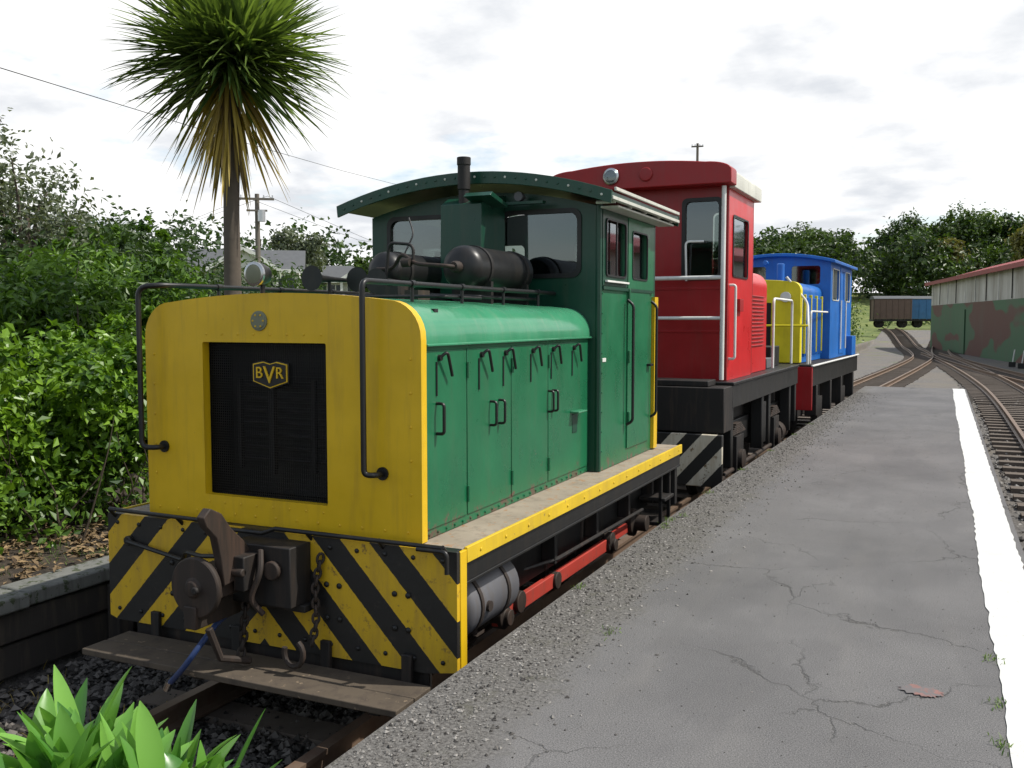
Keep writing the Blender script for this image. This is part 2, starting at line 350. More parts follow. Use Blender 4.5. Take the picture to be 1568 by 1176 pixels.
hh=math_(nt,'SUBTRACT',math_(nt,'ADD',math_(nt,'MULTIPLY',noise(nt,v,150,2,.8),math_(nt,'ADD',.28,em)),math_(nt,'MULTIPLY',noise(nt,v,.9,2),.8)),cm)
bump(nt,b,hh,.6,.010)
ASPH=m
def ledge(y): return -1.965+ (0 if y<7.6 else .0195*(y-7.6))
pl=empty('railway_platform')
p=Part('platform_surface',pl,[ASPH,DSLEEP])
yy=[-6,-3,0,2,4,6,7.6,10,13,16,19,22,24.2]; v=[];f=[]
for y in yy: v+=[(ledge(y),y,0),(.56,y,0),(ledge(y),y,-.8),(.56,y,-.8)]
v+=[(ledge(29),30,-.66),(.9,30,-.66)]
nY=len(yy)
for i in range(nY-1):
    q=i*4; f.append((q,q+1,q+5,q+4))
p.add(v,f+[((nY-1)*4,(nY-1)*4+1,nY*4+1,nY*4)],0)
f=[]
for i in range(nY-1):
    q=i*4; f+=[(q,q+4,q+6,q+2),(q+1,q+3,q+7,q+5)]
q=(nY-1)*4; f+=[(q,q+2,nY*4),(q+1,nY*4+1,q+3)]
p.add(v,f,1); p.done()
m,nt,b,o=nmat('white_line_paint'); v=coords(nt)
k=ramp(nt,noise(nt,v,11,8,.78),.60,.68); c=mix(nt,k,(.60,.60,.58),(.24,.23,.22)); c=mix(nt,math_(nt,'MULTIPLY',ramp(nt,noise(nt,v,3,6),.42,.7),.35),c,(.34,.32,.28))
nt.links.new(c,b.inputs['Base Color']); b.inputs['Roughness'].default_value=.8; bump(nt,b,noise(nt,v,90,3),.4,.008)
WL=m
n=300; ysl=np.linspace(-4,24.1,n); jl=.275+rng.normal(size=n)*.005+.008*np.sin(ysl*1.7); jr=.525+rng.normal(size=n)*.004
V=np.concatenate([np.stack([jl,ysl,np.full(n,.005)],1),np.stack([jr,ysl,np.full(n,.005)],1)]); i=np.arange(n-1)
npmesh('white_edge_line',V,np.stack([i,i+n,i+n+1,i+1],1),WL,pl)
PINK=paint('faded_red_mark',(.24,.13,.115),.9,dirt=(.12,.11,.11),amt=1,scale=30,chip=(.13,.12,.12),chipth=.46)
a=np.linspace(0,6.28,60)[:-1]; rad=1+rng.normal(size=59)*.12
p=Part('faded_paint_mark',pl,PINK); p.add([(-.03+.085*r_*math.cos(t),4.32+.06*r_*math.sin(t)+.01,.006) for t,r_ in zip(a,rad)],[tuple(range(59))]); p.done()
n=12000; y=rng.random(n)**1.4*21+1.0; x=np.array([ledge(q) for q in y])+.02+np.abs(rng.normal(size=n))*.25
rocks('platform_margin_gravel',np.stack([x,y,np.full(n,.002)],1),.003+.010*rng.random(n)**2,STONE)
n=2200; y=rng.random(n)*14+2; x=-1.9+rng.random(n)*2.3
rocks('loose_platform_chips',np.stack([x,y,np.full(n,.001)],1),.002+.0035*rng.random(n)**2,STONE)
n=16000; x=rng.uniform(-5.3,-2.0,n); y=rng.uniform(1.2,9,n); y[:9000]=rng.uniform(1.2,4.6,9000)
rocks('track_ballast',np.stack([x,y,-.735+.03*rng.random(n)],1),.010+.026*rng.random(n),BSTONE)
n=9000; x=rng.uniform(.6,3.4,n); y=rng.uniform(8,40,n)
rocks('track_ballast',np.stack([x,y,-.765+.05*rng.random(n)],1),.015+.03*rng.random(n),STONE)
# ---------------------------------------------------------------- tracks
def spline(pts,step=.62):
    P=np.array(pts,float); out=[]
    P=np.vstack([2*P[0]-P[1],P,2*P[-1]-P[-2]])
    for i in range(1,len(P)-2):
        p0,p1,p2,p3=P[i-1:i+3]; k=max(2,int(np.linalg.norm(p2-p1)/step))
        for t in np.arange(k)/k: out.append(.5*((2*p1)+(p2-p0)*t+(2*p0-5*p1+4*p2-p3)*t*t+(3*p1-p0-3*p2+p3)*t**3))
    return np.array(out)
def track(pts,st=-.143):
    e=empty('railway_track'); C=spline(pts); T=unit(np.hstack([np.gradient(C,axis=0),np.zeros((len(C),1))]))[:,:2]; Nn=np.stack([T[:,1],-T[:,0]],1)
    Zt=gz(C[:,0],C[:,1])+.19; Zt=np.where(C[:,1]<60,-.55,Zt)
    prof=[(-.06,-.14),(.06,-.14),(.06,-.125),(.012,-.11),(.012,-.035),(.034,-.028),(.034,0),(-.034,0),(-.034,-.028),(-.012,-.035),(-.012,-.11),(-.06,-.125)]
    p=Part('rails',e,RAIL)
    for sgn in (-.55,.55):
        v=[];k=len(prof)
        for i in range(len(C)):
            for a_,h in prof: q=C[i]+Nn[i]*(sgn+a_); v.append((q[0],q[1],Zt[i]+h))
        f=[(i*k+j,i*k+(j+1)%k,(i+1)*k+(j+1)%k,(i+1)*k+j) for i in range(len(C)-1) for j in range(k)]
        p.add(v,f)
    p.done()
    p=Part('sleepers',e,SLEEP)
    for i in range(len(C)):
        j=random.uniform(-.03,.03); v=[]
        for dz in (-.25,st+random.uniform(-.006,0)):
            for a_,t_ in ((-1.05+j,-.11),(1.05+j,-.11),(1.05+j,.11),(-1.05+j,.11)):
                q=C[i]+Nn[i]*a_+T[i]*t_; v.append((q[0],q[1],Zt[i]+dz))
        p.add(v,[(3,2,1,0),(4,5,6,7),(0,1,5,4),(1,2,6,5),(2,3,7,6),(3,0,4,7)])
    p.done()
track([(-3.33,-6),(-3.33,2),(-3.33,8),(-3.27,12),(-3.12,17),(-2.85,23),(-2.4,31),(-1.4,48),(-.95,60),(-1.3,70),(-2.2,82),(-3.5,95),(-5,106)])
track([(1.98,-6),(1.98,10),(1.98,28),(1.7,38),(1.0,50),(.2,60),(-.7,69)],-.125)
track([(6.5,20),(4.6,30),(2.9,40),(1.3,52),(.3,62),(0,72),(0,84),(.5,100)])
# retaining wall left
rw=empty('retaining_wall'); p=Part('wall_blocks',rw,[CONC,DSLEEP])
y=-3.0
while y<22:
    L=random.uniform(1.1,1.6); o_=random.uniform(-.02,.02); p.box(-5.62+o_,y,-.26,-5.33+o_,y+L-.012,-.15+random.uniform(-.012,.012)); y+=L
for z0,z1 in ((-.47,-.275),(-.70,-.485)):
    y=-3.0
    while y<22:
        L=random.uniform(2,3); o_=random.uniform(-.02,.02); p.box(-5.5+o_,y,z0,-5.38+o_,y+L-.015,z1,1); y+=L
y=-2
while y<22: p.box(-5.37,y,-.9,-5.26,y+.14,-.28,1); y+=1.7
p.done(.015)
# ================================================================ GREEN LOCOMOTIVE
g=empty('green_shunting_locomotive',(-3.33,4.06,0))
p=Part('buffer_beam',g,[HAZ,BLACK,YEL,GRIME])
p.plate([(-1.18,-.17),(-1.18,.45),(1.18,.45),(1.18,-.16),(1.0,-.19),(-1.12,-.19)],[], 'xz',.015,.03,0)
p.box(-1.16,.031,.40,1.16,.09,.448,1); p.box(1.165,.031,-.16,1.185,.10,.445,2); p.box(-1.185,.031,-.16,-1.165,.10,.445,2)
p.box(-1.0,.031,-.30,1.0,.06,-.19,3)
for x in np.linspace(-1.1,1.1,14):
    for z in (.40,-.12): p.lathe((x,.0,z),(0,-1,0),[(0,.013),(.006,.013),(.011,.006)],1,10)
for x in (.38,.46,.8,.88,-.6,-.7):
    for z in (.02,.2): p.lathe((x+.02,.0,z),(0,-1,0),[(0,.016),(.008,.016),(.014,.006)],1,10)
p.done(.004)
p=Part('front_step_board',g,[BOARD,GRIME])
p.box(-1.0,-.37,-.27,1.05,-.205,-.235,0); p.box(-1.0,-.195,-.272,1.05,-.03,-.237,0)
for x in (-.8,-.2,.4,.9): p.box(x-.03,-.33,-.30,x+.03,.03,-.274,1); p.box(x-.03,-.03,-.30,x+.03,-.002,-.1,1)
p.done(.005)
p=Part('frame_underneath',g,[GRIME,BLACK])
p.box(-.9,.10,-.12,.9,4.3,.33,1); p.box(-.98,.09,.2,.98,4.35,.395,0)
for y in (.9,1.75,2.6,3.4,4.1): p.box(.9,y,-.05,1.0,y+.05,.2,0)
p.box(-.5,.07,-.45,.5,.2,-.1,1)
p.box(-1.14,4.36,-.1,1.14,4.44,.44,0)
for z in (-.02,.2): p.box(.92,3.95,z-.2,1.16,4.25,z-.17,0)
p.box(1.10,3.95,-.25,1.13,3.98,.33,0); p.box(1.10,4.22,-.25,1.13,4.25,.33,0)
p.done(.005)
p=Part('footplate',g,[DECK,YELEDGE,BLACK])
p.box(-1.17,.09,.40,1.165,2.2,.447,0); p.box(-1.17,2.206,.40,1.165,4.42,.4465,0)
p.box(1.168,.10,.375,1.188,4.42,.456,1); p.box(-1.188,.10,.375,-1.168,4.42,.456,1)
p.box(1.05,.10,.27,1.167,4.42,.375,2); p.box(1.12,.10,.255,1.175,4.42,.272,2)
for y in np.linspace(.25,4.3,14): p.lathe((1.188,y,.415),(1,0,0),[(0,.010),(.006,.008)],1,8)
p.done(.003)
def hoodprof(hw,zb,zs,rc,zt,crown):
    o=[(hw,zb),(hw,(zb+zs)/2),(hw,zs-.02),(hw,zs)]
    for k in range(1,9):
        a=R(90*k/8); o.append((hw-rc+rc*math.cos(a),zs+(zt-zs)*math.sin(a)))
    for k in range(1,12):
        x=(hw-rc)*(1-2*k/12); o.append((x,zt+crown*(1-(x/(hw-rc))**2)))
    return o+[(-q[0],q[1]) for q in reversed(o[:12])]
hp=hoodprof(.915,.45,1.49,.19,1.69,.045)
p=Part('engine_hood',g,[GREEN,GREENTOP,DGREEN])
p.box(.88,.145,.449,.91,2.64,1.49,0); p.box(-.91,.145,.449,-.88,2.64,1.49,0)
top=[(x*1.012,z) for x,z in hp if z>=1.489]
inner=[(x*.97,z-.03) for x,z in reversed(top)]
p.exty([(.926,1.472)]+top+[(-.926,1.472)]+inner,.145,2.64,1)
p.box(.915,.145,1.462,.942,2.64,1.476,1)
for y0,y1 in ((.17,.62),(.63,1.22),(1.23,1.82),(1.83,2.6)):
    p.box(.909,y0,.50,.918,y1,1.44,0)
p.box(.919,2.24,.93,.985,2.42,.945,1); p.box(.912,2.28,.78,.922,2.38,.92,2)
p.done(.004)
p=Part('hood_front',g,[YEL,BLACK])
p.plate([(x*1.02,z+(.012 if z>1.5 else 0)) for x,z in hp],[rr(-.50,.60,.35,1.475,.01,2)],'xz',.115,.055,0)
for x in np.linspace(-.85,.85,13): p.lathe((x,.088,.50),(0,-1,0),[(0,.009),(.005,.007)],0,8)
for z in np.linspace(.7,1.4,5):
    for x in (-.87,.87): p.lathe((x,.088,z),(0,-1,0),[(0,.009),(.005,.007)],0,8)
for x in np.linspace(-.47,.32,8): p.lathe((x,.088,1.52),(0,-1,0),[(0,.008),(.004,.006)],0,8); p.lathe((x,.088,.56),(0,-1,0),[(0,.008),(.004,.006)],0,8)
p.done(.004)
RADM=paint('radiator_core',(.02,.019,.018),.6,dirt=(.05,.04,.03),amt=.6)
p=Part('radiator_grille',g,[BLACK,GRIME,RADM])
p.box(-.86,.36,.452,.86,.40,1.66,2)
p.box(-.86,.143,.452,-.52,.36,1.45,0); p.box(.37,.143,.452,.86,.36,1.45,0)
p.box(-.52,.143,.452,.37,.36,.585,0); p.box(-.52,.143,1.49,.37,.36,1.60,0)
for z in np.linspace(.80,1.22,7): p.cyl((-.36,.26,z),(.28,.26,z),.012,1,8)
for x in (-.36,-.12,.16,.26): p.box(x-.013,.225,.74,x+.013,.25,1.26,1)
p.box(-.13,.20,.72,-.09,.222,1.2,1)
for z in np.arange(.6,1.47,.03): p.box(-.5,.352,z,.35,.359,z+.012,0)
for x in np.arange(-.495,.35,.0145): p.box(x-.0012,.138,.60,x+.0012,.141,1.475,0)
for z in np.arange(.605,1.475,.0145): p.box(-.50,.1412,z-.0012,.35,.1432,z+.0012,0)
p.done()
p=Part('nameplate',g,[YEL,BLACK])
bx,bz=-.045,1.30
sh=[(-.125,-.045),(-.125,.06),(-.05,.075),(0,.062),(.05,.075),(.125,.06),(.125,-.045),(0,-.085)]
p.plate([(bx+a,bz+b_) for a,b_ in sh],[],'xz',.125,.012,1)
p.plate([(bx+a*.94,bz+b_*.92) for a,b_ in sh],[],'xz',.117,.006,0)
p.plate([(bx+a*.87,bz+b_*.84) for a,b_ in sh],[],'xz',.113,.004,1)
p.text('B',.09,bx-.07,bz+.005,.108,0); p.text('V',.135,bx,bz-.008,.108,0); p.text('R',.09,bx+.07,bz+.005,.108,0)
p.done()
PLQ=paint('cast_plaque',(.19,.20,.13),.6,amt=.6)
p=Part('headlamp',g,[CHROME,GLASS,BLACK,PLQ,YEL])
p.lathe((-.09,.16,1.85),(0,-1,0),[(0,.02),(.02,.05),(.06,.062),(.09,.066),(.10,.066)],2,28)
p.lathe((-.09,.062,1.85),(0,-1,0),[(0,.067),(.014,.067),(.018,.058)],0,28)
p.lathe((-.09,.045,1.85),(0,-1,0),[(0,.055),(.006,.04),(.009,.01)],3,28)
p.cyl((-.09,.12,1.73),(-.09,.12,1.80),.014,2,10)
p.lathe((-.09,.088,1.595),(0,-1,0),[(0,.055),(.008,.055),(.010,.050)],3,28)
p.lathe((-.09,.0775,1.595),(0,-1,0),[(0,.044),(.003,.043),(.0031,.03)],3,24)
for k in range(6): a=k*1.047; p.lathe((-.09+.035*math.cos(a),.0745,1.595+.035*math.sin(a)),(0,-1,0),[(0,.006),(.004,.004)],4,8)
p.done()
p=Part('handrails',g,[BLACK])
r_=.0155
p.tube(fillet([(.70,.087,.80),(.70,.02,.80),(.64,0,.80),(.64,0,1.80),(.64,.1,1.80),(.64,2.62,1.80)],.07),r_)
p.tube(fillet([(-.80,.087,.86),(-.80,.02,.86),(-.89,0,.86),(-.89,0,1.79),(-.78,.05,1.80),(-.74,.2,1.80),(-.74,2.62,1.80)],.07),r_)
p.lathe((.70,.089,.80),(0,-1,0),[(0,.035),(.012,.035)],0,16); p.lathe((-.80,.089,.86),(0,-1,0),[(0,.035),(.012,.035)],0,16)
for y in (.5,1.1,1.7,2.3):
    for sx in (.64,-.74): p.cyl((sx,y,1.70),(sx,y,1.80),.011,0,8); p.lathe((sx,y,1.80),(0,1,0),[(-.02,.0),(-.018,.022),(.018,.022),(.02,0)],0,12)
p.tube([(-1.12,-.04,.485),(-.35,-.045,.48),(-.3,-.09,.46),(.05,-.09,.46),(.1,-.045,.48),(1.12,-.04,.475)],.012)
for x in (-1.12,-.6,.3,.75,1.12): p.cyl((x,-.04,.48),(x,.02,.42),.012,0,8)
p.tube(fillet([(.98,-.05,.46),(1.15,-.05,.46),(1.15,-.05,.35)],.03),.012)
p.done()
p=Part('door_latches',g,[BLACK,GREEN])
for y in (.30,.80,1.13,1.55,1.90,2.30):
    p.tube(fillet([(.925,y,1.40),(.96,y+.02,1.435),(.945,y+.10,1.30)],.03),.0085,0,8)
    p.lathe((.915,y,1.40),(1,0,0),[(0,.018),(.02,.016)],0,10)
    p.cyl((.921,y-.03,1.2),(.921,y-.03,1.38),.006,0,8)
for y in (.92,1.04,1.82,1.90):
    p.tube(fillet([(.92,y,.98),(.96,y,.98),(.96,y,1.12),(.92,y,1.12)],.02),.008,0,8)
p.tube(fillet([(.92,.27,1.0),(.965,.27,1.0),(.965,.27,1.16),(.92,.27,1.16)],.02),.009,0,8)
for y in (.625,1.225,1.825):
    for z in (.62,1.32): p.cyl((.925,y,z-.045),(.925,y,z+.045),.010,1,8)
for y in np.linspace(.2,2.58,26): p.lathe((.912,y,.47),(1,0,0),[(0,.008),(.007,.006)],1,8)
p.done()
p=Part('air_tanks_and_horns',g,[BLACK,RUST,GRIME])
def tank(x,y0,y1,z,r):
    L=y1-y0; p.lathe((x,y0,z),(0,1,0),[(0,.0),(.012,r*.55),(.035,r*.85),(.07,r*.98),(.09,r),(L-.09,r),(L-.07,r*.98),(L-.03,r*.8),(L,.0)],0,32)
    for y in (y0+.2,y1-.2): p.lathe((x,y,z),(0,1,0),[(0,r),(.001,r+.008),(.035,r+.008),(.036,r)],2,32); p.box(x-r,y,1.70,x+r,y+.035,z-r*.6,2)
tank(.40,1.50,2.50,1.95,.15); tank(-.24,1.55,2.55,1.945,.135)
for x,y,z in ((-.52,1.15,1.88),(-.30,1.36,1.875),(-.12,1.32,1.86)):
    p.lathe((x,y,z),(0,1,0),[(0,.085),(.002,.078),(.03,.05),(.10,.028),(.25,.018),(.4,.014)],0,20)
    p.cyl((x,y+.2,1.72),(x,y+.2,z),.012,0,8)
p.lathe((.40,1.50,1.95),(0,-1,0),[(-.01,.04),(.04,.04),(.06,.03)],1,12)
p.tube(fillet([(.40,1.47,1.95),(.40,1.38,1.95),(.15,1.38,1.97),(.0,1.45,2.05),(-.10,1.5,1.95),(-.24,1.52,1.95)],.05),.013,1)
p.tube(fillet([(.12,1.40,1.97),(.12,1.40,2.10),(-.08,1.42,2.12),(-.12,1.42,1.76)],.05),.011,2)
p.tube(fillet([(-.5,1.0,1.76),(-.5,1.5,1.77),(.1,1.5,1.77),(.6,1.45,1.75),(.6,2.4,1.75)],.06),.012,0)
p.tube(fillet([(-.6,.9,1.75),(.62,.9,1.74),(.62,1.4,1.74)],.06),.010,0); p.box(-.05,1.2,1.73,.12,1.4,1.82,2); p.box(.2,1.15,1.72,.3,1.3,1.79,1)
p.lathe((.05,1.38,1.98),(1,0,0),[(0,.03),(.06,.03)],1,10)
p.tube(fillet([(-.1,1.6,2.0),(-.05,1.7,2.2),(-.12,1.75,2.32)],.05),.006,0)
p.done()
p=Part('exhaust_stack',g,[GRIME,DGREEN,BLACK])
p.lathe((.05,2.27,2.45),(0,0,1),[(0,.040),(.12,.040),(.121,.047),(.30,.047),(.305,.052),(.36,.052),(.361,.040)],0,24)
p.extx([(2.20,1.76),(2.63,1.74),(2.63,2.56),(2.34,2.52),(2.22,2.46)],-.12,.22,1)
p.extx([(2.12,2.50),(2.16,2.53),(2.42,2.47),(2.42,2.44)],.12,.34,1)
p.done(.005)
# cab
e0=2.64; cb_=4.12; HW=1.0
def arch(hw,zs,rise,n=20): return [(hw*(1-2*k/n),zs+rise*(1-(1-2*k/n)**2)) for k in range(n+1)]
p=Part('cab_walls',g,[GREEN,DGREEN,YEL,GRIME])
fo=[(HW,.452)]+[(HW,2.44)]+arch(HW-.001,2.441,.15)+[(-HW,2.44),(-HW,.452)]
fh=[rr(.20,1.94,.83,2.42,.07),rr(-.83,1.94,-.20,2.42,.07)]
p.plate(fo,fh,'xz',e0+.02,.04,1)  # cab front in the darker green: its shade is put into the colour
p.plate(fo,[rr(.25,1.9,.83,2.30,.05),rr(-.83,1.9,-.25,2.30,.05)],'xz',cb_-.02,.04,1)
so_=[(e0+.042,.452),(e0+.042,2.46),(cb_-.042,2.46),(cb_-.042,.452)]
sh_=[rr(e0+.10,1.93,e0+.60,2.37,.04),rr(e0+.76,1.93,e0+1.20,2.33,.04)]
p.plate(so_,sh_,'yz',HW-.02,.04,0); p.plate(so_,sh_,'yz',-HW+.02,.04,1)
p.cyl((HW-.02,e0+.02,.452),(HW-.02,e0+.02,2.45),.026,1,12)
p.plate([(e0+.66,.55),(e0+.66,2.42),(e0+1.28,2.42),(e0+1.28,.55)],[rr(e0+.76,1.93,e0+1.20,2.33,.04)],'yz',HW+.006,.012,0)
p.plate([(e0+.04,1.86),(e0+.04,2.46),(e0+.65,2.46),(e0+.65,1.86)],[rr(e0+.10,1.93,e0+.60,2.37,.04)],'yz',HW+.004,.008,1)  # dark panel around the window: roof shadow painted onto the cab side
p.box(HW+.0,e0+.04,1.83,HW+.018,cb_-.1,1.855,1)
p.box(HW+.0,cb_-.10,.46,HW+.03,cb_+.005,1.80,2)
p.box(-.9,e0+.05,.46,.9,cb_-.05,.5,3)
p.box(-.5,e0+.06,.5,.5,e0+.5,1.75,3); p.box(.3,e0+.6,1.0,.75,e0+1.0,2.1,3); p.box(-.8,e0+.7,1.9,-.5,e0+.75,2.2,3)
for z in np.linspace(.6,1.8,9): p.lathe((HW,e0+.05,z),(1,0,0),[(0,.008),(.006,.006)],0,8)
p.done(.003)
p=Part('cab_window_frames',g,[BLACK,GLASS])
for q in fh:
    cx=sum(a for a,b in q)/len(q); cz=sum(b for a,b in q)/len(q)
    out=[(cx+(a-cx)*1.07,cz+(b-cz)*1.09) for a,b in q]; inn=[(cx+(a-cx)*.965,cz+(b-cz)*.95) for a,b in q]
    p.plate(out,[inn],'xz',e0-.006,.014,0); p.plate(inn,[],'xz',e0+.012,.004,1)
for q in sh_:
    cx=sum(a for a,b in q)/len(q); cz=sum(b for a,b in q)/len(q)
    inn=[(cx+(a-cx)*.94,cz+(b-cz)*.94) for a,b in q]
    for X in (HW+.012,-HW+.01): p.plate(q,[inn],'yz',X,.012,0)
    for X in (HW-.02,-HW+.02): p.plate(inn,[],'yz',X,.004,1)
p.box(HW+.008,e0+.34,1.94,HW+.018,e0+.36,2.36,0)
p.done()
p=Part('cab_side_trim',g,[WHITE,BLACK,GREEN])
p.box(HW+.012,e0+.08,1.885,HW+.035,e0+.62,1.90,0)
p.tube(fillet([(HW+.02,e0+.62,.75),(HW+.07,e0+.62,.78),(HW+.07,e0+.62,1.72),(HW+.02,e0+.62,1.76)],.03),.012,1)
p.tube(fillet([(HW+.02,cb_-.18,.75),(HW+.07,cb_-.18,.78),(HW+.07,cb_-.18,1.72),(HW+.02,cb_-.18,1.76)],.03),.012,1)
for z in (.8,1.3,1.8): p.cyl((HW+.02,e0+.67,z-.05),(HW+.02,e0+.67,z+.05),.012,2,8)
p.box(HW+.013,cb_-.28,1.2,HW+.05,cb_-.2,1.22,1); p.box(HW+.0,e0+.06,1.28,HW+.004,e0+.14,1.31,0)
p.done(.002)
p=Part('cab_roof',g,[DGREEN,CREAM,DGREEN])
ro=arch(1.17,2.515,.20)+[(x,z-.035) for x,z in reversed(arch(1.17,2.515,.20))]
p.exty(ro,e0-.24,cb_+.14,0)
ri=[(x*1.004,z+.006) for x,z in arch(1.17,2.515,.20)]+[(x,z-.085) for x,z in reversed(arch(1.165,2.515,.20))]
p.exty(ri,e0-.262,e0-.241,0); p.exty(ri,cb_+.141,cb_+.16,0)
for k in range(27):
    t=1-2*(k+.5)/27; x=1.14*t; z=2.515+.2*(1-t*t)-.035; p.lathe((x,e0-.262,z),(0,-1,0),[(0,.011),(.007,.008)],0 if k%3 else 1,8)
p.box(1.14,e0-.24,2.46,1.18,cb_+.14,2.485,1)
p.box(1.172,e0-.2,2.525,1.19,cb_+.10,2.55,1)
for y in np.linspace(e0-.1,cb_,5): p.cyl((1.0,y,2.46),(1.15,y,2.46),.012,1,8)
p.box(1.0,e0+.0,2.43,1.14,cb_+.1,2.445,1)
p.done(.003)
p=Part('roof_front_brackets',g,[GREYM,DGREEN])
p.lathe((.40,e0-.16,2.53),(0,1,0),[(0,.035),(.05,.035),(.12,.01)],0,16)
p.box(.25,e0-.16,2.47,.6,e0-.1,2.49,1); p.done()
def wheelset(p,y,r,zr=-.55,rodx=.80):
    for sx in (-1,1):
        x=.53*sx; p.lathe((x-.055*sx,y,zr+r),(sx,0,0),[(0,0),(0.001,r+.028),(.02,r+.028),(.03,r),(.11,r-.004),(.115,r-.05),(.09,r-.07),(.085,.12),(.13,.11),(.13,0)],0,36)
        p.lathe((.64*sx,y,zr+r),(sx,0,0),[(0,.05),(.28,.05),(.281,.07),(.34,.07),(.345,.03)],1,20)
    p.cyl((-.5,y,zr+r),(.5,y,zr+r),.06,0,16)
p=Part('wheels',g,[GRIME,RUST])
for y in (1.25,3.05): wheelset(p,y,.38)
for y in (1.25,3.05):
    for yy_ in (-.26,.26): p.box(.70,y+yy_-.03,-.28,.76,y+yy_+.03,.2,0)
    p.box(.70,y-.26,-.30,.78,y+.26,-.24,0)
    p.lathe((.70,y-.42,-.2),(0,1,0),[(0,.04),(.1,.05),(.12,.03)],1,10)
    for k in range(6): p.box(.79,y-.30+.03*k,.02+.022*k,.86,y+.30-.03*k,.038+.022*k,0)
for y in (.72,1.80,2.5,3.6): p.box(.45,y,-.42,.62,y+.08,.0,1); p.tube([(.6,y,-.3),(.9,y+.02,-.1),(.9,y+.04,.2)],.018,1,8)
p.tube([(.75,.6,-.36),(.75,3.8,-.36)],.018,1,8); p.tube([(.6,.6,-.05),(1.0,1.8,-.02),(1.0,3.8,-.05)],.014,0,8)
p.done(.004)
p=Part('coupling_rods',g,[ROD,RUST])
for sx in (1,-1):
    p.box(.93*sx-.02,.95,-.245,.93*sx+.02,3.15,-.15,0)
    for y in (1.02,3.05): p.lathe((.90*sx,y,-.2),(sx,0,0),[(0,.075),(.075,.075),(.08,.05),(.11,.05),(.112,.0)],1,20)
    p.lathe((.90*sx,1.9,-.2),(sx,0,0),[(0,.06),(.07,.06),(.072,0)],1,16)
p.lathe((.9,3.75,-.16),(1,0,0),[(0,.12),(.05,.12),(.06,.07),(.16,.07),(.162,0)],1,20)
p.box(.88,3.1,-.23,.92,3.8,-.15,0)
p.done(.005)
p=Part('brake_reservoir',g,[GREYM,RUST])
p.lathe((.95,.24,.06),(0,1,0),[(0,0),(.01,.10),(.03,.16),(.06,.185),(.62,.185),(.65,.16),(.68,.1),(.69,0)],0,32)
for y in (.36,.70): p.lathe((.95,y,.06),(0,1,0),[(0,.186),(.001,.194),(.03,.194),(.031,.186)],1,32)
p.lathe((.98,.20,.0),(0,1,0),[(0,.02),(.05,.025)],1,10); p.cyl((1.02,.5,-.14),(1.02,.5,-.09),.02,1,10); p.lathe((1.12,.45,.05),(1,0,0),[(0,.03),(.03,.03)],1,10)
p.done()
p=Part('coupler',g,[RUST,GRIME,BLACK])
p.box(-.10,-.18,.10,.30,-.001,.42,1); p.box(-.13,-.10,.06,.33,-.0015,.10,1)
p.box(-.12,-.40,.17,.0,-.12,.34,0)
p.lathe((-.10,-.36,.235),(0,-1,0),[(0,.06),(.03,.10),(.05,.155),(.075,.16),(.085,.15),(.09,.05),(.11,.04),(.115,0)],0,36)
hk=[(-.37,.24),(-.39,.38),(-.42,.50),(-.49,.57),(-.51,.62),(-.46,.66),(-.38,.62),(-.31,.53),(-.22,.45),(-.14,.36),(-.13,.27)]
p.extx([(a,b_) for a,b_ in hk],-.015,.035,0)
p.cyl((-.09,-.16,.32),(.12,-.16,.32),.03,0,12); p.cyl((-.07,-.30,.30),(.10,-.30,.30),.022,0,12)
p.box(.03,-.30,.20,.10,-.16,.38,1); p.lathe((-.06,-.47,.235),(0,-1,0),[(0,.02),(.02,.02)],1,10)
p.tube(fillet([(-1.0,-.03,.30),(-.55,-.05,.24),(-.5,-.08,.30),(-.35,-.12,.30),(-.1,-.14,.33)],.03),.013,2,8)
p.cyl((-1.0,-.03,.30),(-1.0,.0,.30),.03,2,10)
p.box(-.16,-.46,.02,-.08,-.12,.14,0); p.tube([(-.05,-.4,.02),(-.02,-.35,-.15),(.05,-.2,-.2)],.02,0,8)
p.tube(fillet([(.12,-.19,.40),(.16,-.24,.30),(.10,-.26,.15),(.14,-.2,.06)],.05),.016,0,8); p.lathe((.2,-.185,.3),(0,-1,0),[(0,.05),(.03,.05),(.032,.02)],0,14)
p.done(.006)
p=Part('coupling_chains',g,[RUST])
def chain(p,pts,L=.075,r=.011):
    P=[Vector(q) for q in pts]
    tot=sum((P[i+1]-P[i]).length for i in range(len(P)-1)); n=int(tot/(L*.72))
    def at(d):
        for i in range(len(P)-1):
            l=(P[i+1]-P[i]).length
            if d<=l: return P[i].lerp(P[i+1],d/l),(P[i+1]-P[i]).normalized()
            d-=l
        return P[-1],(P[-1]-P[-2]).normalized()
    for k in range(n):
        c,t=at((k+.5)*L*.72); u=t.orthogonal().normalized()
        if k%2: u=t.cross(u)
        p.tube([c+t*(L*.5*math.cos(a))+u*(L*.3*math.sin(a)) for a in np.linspace(0,2*math.pi,13)[:-1]],r,0,7,closed=True)
chain(p,[(.38,-.02,.36),(.36,-.05,.2),(.37,-.06,.0),(.36,-.10,-.14)],.055,.008)
chain(p,[(-.02,-.15,.1),(-.03,-.16,-.1),(-.02,-.2,-.2)],.06,.009)
hookp=[Vector((.33+.06*math.cos(a),-.2,-.12+.07*math.sin(a))) for a in np.linspace(R(60),R(-200),12)]; p.tube(hookp,.015,0,8)
p.done()
HOSE=paint('blue_hose',(.02,.045,.14),.5,amt=.5)
p=Part('brake_hose',g,[HOSE,CHROME,BLACK])
p.tube(fillet([(-.14,-.1,.02),(-.14,-.22,.0),(-.14,-.38,-.10),(-.20,-.42,-.20),(-.30,-.42,-.30)],.08),.016,0)
